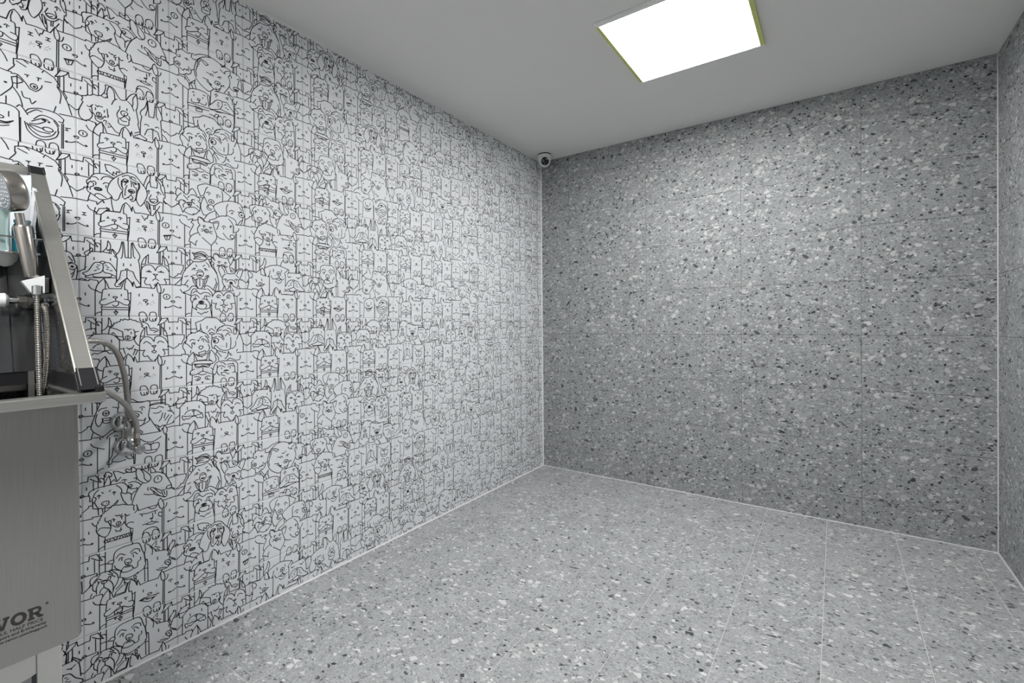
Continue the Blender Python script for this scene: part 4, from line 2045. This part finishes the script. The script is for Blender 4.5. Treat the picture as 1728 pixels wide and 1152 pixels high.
def ring(cx_, cz_, rx, rz, ix, iz, n_=24, a0=0, a1=360):
    q = []
    for k in range(n_):
        t0, t1 = (math.radians(a0 + (a1 - a0) * kk / n_) for kk in (k, k + 1))
        q.append([(cx_ + rx * math.cos(t0), cz_ + rz * math.sin(t0)), (cx_ + rx * math.cos(t1), cz_ + rz * math.sin(t1)),
                  (cx_ + ix * math.cos(t1), cz_ + iz * math.sin(t1)), (cx_ + ix * math.cos(t0), cz_ + iz * math.sin(t0))])
    return q
O_ = ring(.55, .5, .55, .52, .27, .28)
R_ = [[(0, 0), (.46, 0), (.46, .18), (.36, .18), (.36, .82), (.36, 1), (0, 1), (0, .82), (.10, .82), (.10, .18), (0, .18)],
      [(.36, 1), (.36, .82), (.62, .82), (.62, 1)], [(.36, .56), (.36, .38), (.62, .38), (.62, .56)]] + \
     ring(.62, .69, .34, .31, .12, .13, 10, -90, 90) + \
     [[(.46, .42), (.72, .0), (1.06, 0), (1.06, .18), (.94, .18), (.72, .48)]]
LS = (0.0205, 0.0235)
ly = -2.9745
for nm, gl, wd in (('R', R_, 1.06), ('O', O_, 1.10), ('V', V_, 1.02), ('E', E_, .92), ('V', V_, 1.02)):
    ly -= wd * LS[0]
    logo_letter(gl, ly, 0.5535, LS)
    ly -= 0.0012
logo_letter(ring(0, 0, 1, 1, .62, .62, 16), -2.9685, 0.5765, (0.0022, 0.0026), 'trade_mark')
logo_letter([[(-.4, -.5), (-.1, -.5), (-.1, .5), (-.4, .5)], [(-.1, .5), (-.1, .1), (.35, .1), (.35, .5)], [(-.1, .1), (.1, .1), (.4, -.5), (.15, -.5)]], -2.9685, 0.5765, (0.0022, 0.0026), 'trade_mark')
lettering('TOUGH TOOLS, HALF PRICE', -2.9745, 0.5445, 0.0085, 'lettering', 0.00012, 1.05)
lettering('Technical Support and E-Warranty', -2.9700, 0.5365, 0.0072, 'lettering', 0.0002, 1.05)
lettering('www.vevor.com/support', -2.9690, 0.5285, 0.0072, 'lettering', 0.0002, 1.05)

# ---------------------------------------------------------------- shelf rack hanging in the splash guard, with supplies
sh = thing('shelf_rack', 'small steel rack with a rail hanging on the splash guard of the tub', 'shelf', (0.24, -3.05, 1.322))
SX0, SX1 = 0.212, 0.300
Local(sh).box((SX0, -3.25, 1.316), (SX1, -2.915, 1.3215), 0.001).build('shelf_plate', M['chrome'])
r_ = Local(sh)
r_.tube(smooth_path([(SX0, -3.25, 1.356), (SX1 - .01, -3.25, 1.356), (SX1, -3.24, 1.356), (SX1, -2.925, 1.356), (SX1 - .01, -2.915, 1.356), (SX0, -2.915, 1.356)], 4), 0.0022, 8)
r_.build('rail', M['chrome'])
for py in (-3.24, -3.09, -2.922):
    p_ = Local(sh); p_.cyl((SX1 - .002, py, 1.321), (SX1 - .002, py, 1.356), 0.002, n=8); p_.build('rail_post', M['chrome'])
bk = Local(sh); bk.lathe((0.262, -2.972, 1.316), (0, 0, -1), [(0, 0.0), (0, 0.024), (0.012, 0.022), (0.026, 0.012), (0.03, 0)], 20)
bk.build('suction_pad', simple('milky_plastic', (0.55, 0.58, 0.56), 0.35))
for hy in (-3.2, -2.93):
    hk = Local(sh); hk.box((SX0 - 0.006, hy, 1.316), (SX0, hy + 0.012, 1.40), 0.001); hk.build('hanger', M['chrome'])

def glassy(name, col, rough=0.15):
    return simple(name, col, rough, 0.0, Transmission_Weight=0.55, IOR=1.4)
M['teal_liquid'] = glassy('teal_liquid', (0.02, 0.33, 0.42))
M['clear_blue'] = glassy('pale_blue_plastic', (0.42, 0.60, 0.66))
M['bag_film'] = simple('pale_green_film', (0.42, 0.56, 0.54), 0.25, 0.0, Transmission_Weight=0.35)
M['paper'] = painted('white_packet', (0.72, 0.75, 0.78), 0.5, 60, 0.03)

def bottle(name, label, x, y, z, r, h, neck, mat, cap, cat='bottle'):
    t_ = thing(name, label, cat, (x, y, z), 'supplies on the tub rack')
    Local(t_).lathe((x, y, z), (0, 0, 1), [(0, 0), (0, r * .9), (.004, r), (h * .74, r), (h * .82, r * .85), (h * .88, neck), (h * .93, neck)], 24).build('body', mat)
    Local(t_).lathe((x, y, z), (0, 0, 1), [(h * .925, 0), (h * .925, neck * 1.25), (h, neck * 1.2), (h, 0)], 18).build('cap', cap)
    return t_
bottle('shampoo_bottle', 'teal liquid bottle behind the hand shower on the tub rack', 0.262, -2.949, 1.322, 0.0105, 0.082, 0.006, M['teal_liquid'], M['teal_liquid'])
bottle('lotion_bottle', 'dark teal bottle at the left edge on the tub rack', 0.245, -2.969, 1.322, 0.0095, 0.07, 0.005, simple('dark_teal_plastic', (0.008, 0.035, 0.045), 0.3), M['black'])
bottle('spray_bottle', 'pale blue bottle beside the slanted strut on the tub rack', 0.232, -2.9275, 1.322, 0.0115, 0.088, 0.006, M['clear_blue'], M['clear_blue'])
# packet of wipes standing on the rack: a sagging pouch with folded sheets at its side
pk = thing('wipes_packet', 'white packet of wipes standing upright behind the hand shower head', 'packet', (0.222, -2.93, 1.322))
def pouch(root, name, yl, yr, z0, z1, x, th, mat, lean=0.0, top=None):
    l = Local(root); N, K = 10, 12
    vs, fs = [], []
    for side in (1, -1):
        for j in range(K + 1):
            v = j / K
            for i in range(N + 1):
                u = i / N
                bulge = th * (math.sin(math.pi * u) ** .6) * (0.35 + 0.65 * math.sin(math.pi * min(1, v * 1.15 + .05)) ** .7)
                zz = z0 + (z1 - z0) * v - (0.012 * (1 - u) if top else 0) * v
                vs.append((x + side * bulge + lean * v + 0.002 * math.sin(9 * u + 5 * v) * v, yl + (yr - yl) * u + 0.004 * v * (u - .5), zz))
    st_ = (N + 1) * (K + 1)
    for s_ in (0, 1):
        for j in range(K):
            for i in range(N):
                a = s_ * st_ + j * (N + 1) + i
                fs.append((a, a + 1, a + N + 2, a + N + 1))
    edge = [j * (N + 1) for j in range(K + 1)]
    for j in range(K):
        for i in (0, N):
            a = j * (N + 1) + i; b3 = (j + 1) * (N + 1) + i
            fs.append((a, b3, st_ + b3, st_ + a))
    for i in range(N):
        for j in (0, K):
            a = j * (N + 1) + i
            fs.append((a, a + 1, st_ + a + 1, st_ + a))
    l.add(vs, fs, 0, True)
    return l.build(name, mat)
pouch(pk, 'pouch', -2.958, -2.916, 1.3225, 1.535, 0.214, 0.0045, M['paper'], -0.012, True)
for q in range(3):
    Local(pk).prism([(0.222 - .002 * q, -2.927 + .003 * q, 1.3225), (0.222 - .002 * q, -2.924 + .003 * q, 1.3225), (0.208 - .002 * q, -2.905 + .003 * q, 1.500 - .004 * q), (0.208 - .002 * q, -2.913 + .003 * q, 1.503 - .004 * q)], (0.0007, 0, 0)).build('sheet', M['paper'])
lg = Local(pk)
for q in ring(0, 0, 1, 1, .8, .8, 18):
    lg.prism([(0.2125, -2.9385 + p[0] * 0.0065, 1.512 + p[1] * 0.006) for p in q], (0.0004, 0, 0))
for q in range(3):
    lg.prism([(0.2125, -2.942 + .0022 * q, 1.5095), (0.2125, -2.941 + .0022 * q, 1.5095), (0.2125, -2.941 + .0022 * q, 1.5145), (0.2125, -2.942 + .0022 * q, 1.5145)], (0.0004, 0, 0))
lg.build('printed_mark', simple('grey_blue_print', (0.16, 0.22, 0.30), 0.5))
bg = thing('plastic_bag', 'crumpled pale green plastic bag at the left edge on the tub rack', 'bag', (0.285, -2.985, 1.322))
pouch(bg, 'film', -3.01, -2.9665, 1.3225, 1.437, 0.283, 0.008, M['bag_film'], 0.004)

# ---------------------------------------------------------------- hand shower, holder, tap and hose
hs = thing('hand_shower', 'brushed nickel hand shower with a round head resting in its holder', 'shower head', (0.33, -2.93, 1.245))
hb, ht = Vector((0.345, -2.9388, 1.257)), Vector((0.345, -2.9554, 1.382))
ax = (ht - hb).normalized()
Local(hs).lathe(hb, ax, [(0, 0.0), (0, 0.0125), (0.004, 0.0135), (0.118, 0.0160), (0.122, 0.0145), (0.1225, 0.0)], 28).build('handle', M['nickel'])
Local(hs).lathe(hb + ax * 0.1215, ax, [(0, 0.0085), (0.03, 0.0085)], 20).build('neck', M['nickel'])
face = Vector((0.13, -0.955, -0.26)).normalized()
hc = Vector((0.345, -2.9805, 1.4555))
Local(hs).lathe(hc, face, [(-0.026, 0.0), (-0.026, 0.040), (-0.023, 0.045), (-0.018, 0.0475), (0.004, 0.0485), (0.008, 0.0475), (0.009, 0.0455), (0.0085, 0)], 40).build('head', M['nickel'])
Local(hs).lathe(hc + face * 0.0086, face, [(0, 0.045), (0.001, 0.0445), (0.0012, 0)], 40).build('spray_face', simple('grey_spray_face', (0.22, 0.24, 0.27), 0.4))
fu = face.orthogonal().normalized(); fv = face.cross(fu)
nz = Local(hs)
for rr, cnt in ((0.010, 6), (0.019, 12), (0.028, 18), (0.037, 24)):
    for k in range(cnt):
        a = 2 * math.pi * k / cnt
        nz.lathe(hc + face * 0.0096 + rr * (math.cos(a) * fu + math.sin(a) * fv), face, [(0, 0.0014), (0.0016, 0.0012), (0.0018, 0)], 6)
nz.build('nozzles', M['white_plastic'])['kind'] = 'stuff'
Local(hs).lathe(hc + face * 0.0096 - Vector((0, 0, 1)) * 0.030, face, [(0, 0.0), (0, 0.006), (0.006, 0.005), (0.007, 0)], 14).build('switch', M['white_plastic'])

hd = thing('shower_holder', 'polished faceted shower holder clamped on the tap pipe', 'holder', (0.33, -2.92, 1.23))
hp = Local(hd)
q0 = [(0.366, -2.9600, 1.2460), (0.366, -2.9205, 1.2620), (0.366, -2.9210, 1.2195), (0.366, -2.9445, 1.2200), (0.366, -2.9515, 1.2320)]
hp.prism(q0, (-0.030, 0.002, 0))
hp.build('clamp', M['holder'])
hp = Local(hd); hp.box((0.262, -2.922, 1.222), (0.338, -2.9075, 1.259), 0.002); hp.build('arm', M['steel'])

tp = thing('mixer_tap', 'chrome mixer tap pipe with hex nuts on the tub splash guard', 'tap', (0.285, -2.95, 1.203))
Z_ = 1.203
Local(tp).cyl((0.290, -3.10, Z_), (0.290, -2.909, Z_), 0.0085).build('pipe', M['chrome'])
for y0, y1, r in ((-2.9555, -2.9405, 0.0135), (-2.9395, -2.9335, 0.0115), (-3.010, -2.998, 0.0135)):
    Local(tp).cyl((0.290, y0, Z_), (0.290, y1, Z_), r, n=6, smooth=False).build('nut', M['nickel'])
Local(tp).lathe((0.290, -2.9930, Z_), (0, 1, 0), [(0, 0), (0, 0.010), (0.006, 0.0165), (0.016, 0.0175), (0.022, 0.012), (0.024, 0)], 24).build('handle', M['white_plastic'])
Local(tp).lathe((0.247, -2.930, Z_), (1, 0, 0), [(0, 0.016), (0.004, 0.018), (0.012, 0.015), (0.036, 0.009)], 24).build('wall_rose', M['chrome'])
Local(tp).cyl((0.292, -2.9150, Z_), (0.332, -2.9150, Z_ - 0.012), 0.0075).build('outlet', M['chrome'])

# ribbed steel shower hose: loops from the holder down into the basin and back up to the tap
ho = thing('shower_hose', 'ribbed steel shower hose hanging in a loop from the holder into the tub', 'hose', (0.32, -2.92, 0.85))
def ribbed(root, path, r, pitch, mat, name):
    P = smooth_path(path, 40)
    Q, R_l, acc, nxt = [], [], 0.0, 0.0
    for i in range(len(P) - 1):
        seg = (P[i + 1] - P[i]).length
        while nxt <= acc + seg:
            p = P[i].lerp(P[i + 1], (nxt - acc) / seg)
            ph = round(nxt / (pitch / 4)) % 4
            Q.append(p); R_l.append(r * (1.0, 0.95, 0.70, 0.95)[ph])
            nxt += pitch / 4
        acc += seg
    l = Local(root); l.tube(Q, R_l, 14)
    return l.build(name, mat)
ribbed(ho, [(0.385, -2.9372, 1.218), (0.388, -2.9372, 1.16), (0.393, -2.9368, 1.04), (0.400, -2.9372, 0.95), (0.405, -2.9380, 0.86), (0.394, -2.9395, 0.812),
            (0.380, -2.9385, 0.86), (0.374, -2.9350, 0.93), (0.372, -2.9265, 0.988), (0.372, -2.9200, 1.05), (0.366, -2.9165, 1.12), (0.350, -2.9155, 1.170), (0.330, -2.9150, 1.190)], 0.0064, 0.0042, M['nickel'], 'hose')
Local(ho).lathe((0.385, -2.9372, 1.2145), (0, 0, 1), [(0, 0.0), (0, 0.0095), (0.02, 0.0095), (0.022, 0.006), (0.022, 0)], 16).build('coupling', M['chrome'])

# ---------------------------------------------------------------- wall valves and their braided hoses
def braided(name):
    mt, nt, b = new_mat(name)
    tc = nd(nt, 'ShaderNodeTexCoord')
    vn = nd(nt, 'ShaderNodeTexVoronoi'); vn.inputs['Scale'].default_value = 700
    nt.links.new(tc.outputs['Object'], vn.inputs['Vector'])
    nt.links.new(mix_col(nt, vn.outputs['Distance'], (0.26, 0.25, 0.235), (0.50, 0.48, 0.45)), b.inputs['Base Color'])
    b.inputs['Metallic'].default_value = 0.9; b.inputs['Roughness'].default_value = 0.33
    bp = nd(nt, 'ShaderNodeBump'); bp.inputs['Strength'].default_value = 0.4; bp.inputs['Distance'].default_value = 0.0008
    nt.links.new(vn.outputs['Distance'], bp.inputs['Height']); nt.links.new(bp.outputs[0], b.inputs['Normal'])
    return mt
M['braid'] = braided('braided_steel')
def valve(y, z, label, out, r=0.034):
    v = thing('wall_valve', label, 'valve', (0, y, z), 'wall valves')
    Local(v).lathe((0.0006, y, z), (1, 0, 0), [(0, 0), (0, r), (0.004, r), (0.010, r * .94), (0.018, r * .76), (0.024, r * .52), (0.026, r * .36), (0.026, 0)], 40).build('escutcheon', M['valve_chrome'])
    b_ = Local(v); b_.cyl((0.012, y, z), (out + .012, y + 0.002, z), 0.0105, n=20); b_.build('body', M['valve_chrome'])
    k = Local(v); k.lathe((out + .012, y + 0.002, z), (1, 0, 0), [(0, 0.0), (0, 0.014), (0.004, 0.0155), (0.013, 0.0155), (0.016, 0.012), (0.0165, 0)], 8); k.build('handle', M['valve_chrome'])
    n_ = Local(v); n_.cyl((out, y + 0.002, z), (out, y + 0.001, z + 0.024), 0.0085, n=16); n_.cyl((out, y + 0.001, z + 0.020), (out, y + 0.001, z + 0.034), 0.0105, n=6, smooth=False)
    n_.build('outlet_nut', M['nickel'])
    return v
valve(-2.6757, 0.8259, 'chrome wall valve, the upper of two beside the tub', 0.052)
valve(-2.6644, 0.7455, 'chrome wall valve with outlet nut, the lower of two beside the tub', 0.083, 0.036)
# pipe stub between the two roses
ps = thing('wall_pipe', 'short chrome pipe piece between the two wall valves', 'pipe', (0.012, -2.669, 0.785))
Local(ps).box((0.0006, -2.681, 0.768), (0.016, -2.655, 0.806), 0.004).build('bridge', M['nickel'])
def hose(path, label, r):
    h_ = thing('braided_hose', label, 'hose', path[0], 'braided supply hoses')
    P = smooth_path(path, 6)
    Local(h_).tube(P, r, 16).build('braid', M['braid'])
    Local(h_).cyl(path[0], Vector(path[0]) + (Vector(path[1]) - Vector(path[0])).normalized() * 0.02, r * 1.25, n=16).build('ferrule', M['nickel'])
    return h_
hose([(0.052, -2.6745, 0.861), (0.06, -2.678, 0.8824), (0.07, -2.6833, 0.9216), (0.075, -2.6887, 0.9698), (0.08, -2.6971, 1.0121), (0.085, -2.7098, 1.0523),
      (0.09, -2.7281, 1.0791), (0.10, -2.7503, 1.0911), (0.11, -2.7759, 1.0957), (0.12, -2.8047, 1.0917), (0.13, -2.845, 1.07), (0.14, -2.90, 1.10), (0.15, -2.98, 1.17), (0.20, -3.02, 1.20)],
     'braided steel hose rising from the upper valve and arching behind the strut', 0.0078)
hose([(0.083, -2.6634, 0.781), (0.093, -2.6658, 0.8133), (0.105, -2.673, 0.8422), (0.12, -2.689, 0.8744), (0.138, -2.7118, 0.9054), (0.15, -2.7367, 0.930),
      (0.158, -2.765, 0.955), (0.160, -2.80, 0.985), (0.158, -2.85, 1.02), (0.158, -2.92, 1.06), (0.17, -3.0, 1.15)],
     'braided steel hose slanting from the lower valve to behind the tub rim', 0.0075)

# ---------------------------------------------------------------- white carton under the tub
ct = thing('carton', 'white storage carton with dark printed label under the tub', 'box', (0.19, -3.1, 0))
Local(ct).box((0.03, -3.29, 0), (0.35, -2.8975, 0.435), 0.002).build('body', M['white_plastic'] and painted('white_carton', (0.66, 0.66, 0.64), 0.6, 30, 0.04))
Local(ct).box((0.3496, -2.9425, 0.02), (0.3508, -2.9410, 0.434)).build('seam', simple('grey_seam', (0.25, 0.25, 0.24), 0.7))
lb = Local(ct)
lb.prism([(0.3502, -2.951, 0.10), (0.3502, -2.9425, 0.10), (0.3502, -2.9425, 0.307), (0.3502, -2.951, 0.304)], (0.0006, 0, 0))
lb.prism([(0.3502, -3.06, 0.08), (0.3502, -2.951, 0.10), (0.3502, -2.951, 0.304), (0.3502, -2.985, 0.297), (0.3502, -3.06, 0.262)], (0.0004, 0, 0), 1)
o = lb.build('printed_label', [simple('charcoal_print', (0.035, 0.04, 0.048), 0.5), simple('grey_print', (0.30, 0.31, 0.31), 0.5)])
o['label'] = 'charcoal and grey printed label'
rg = Local(ct)
for q in ring(0, 0, 1, 1, .86, .86, 20, 10, 175):
    rg.prism([(0.3506, -2.975 + p[0] * 0.024, 0.272 + p[1] * 0.017) for p in q], (0.0003, 0, 0))
rg.build('printed_mark', M['logo'])
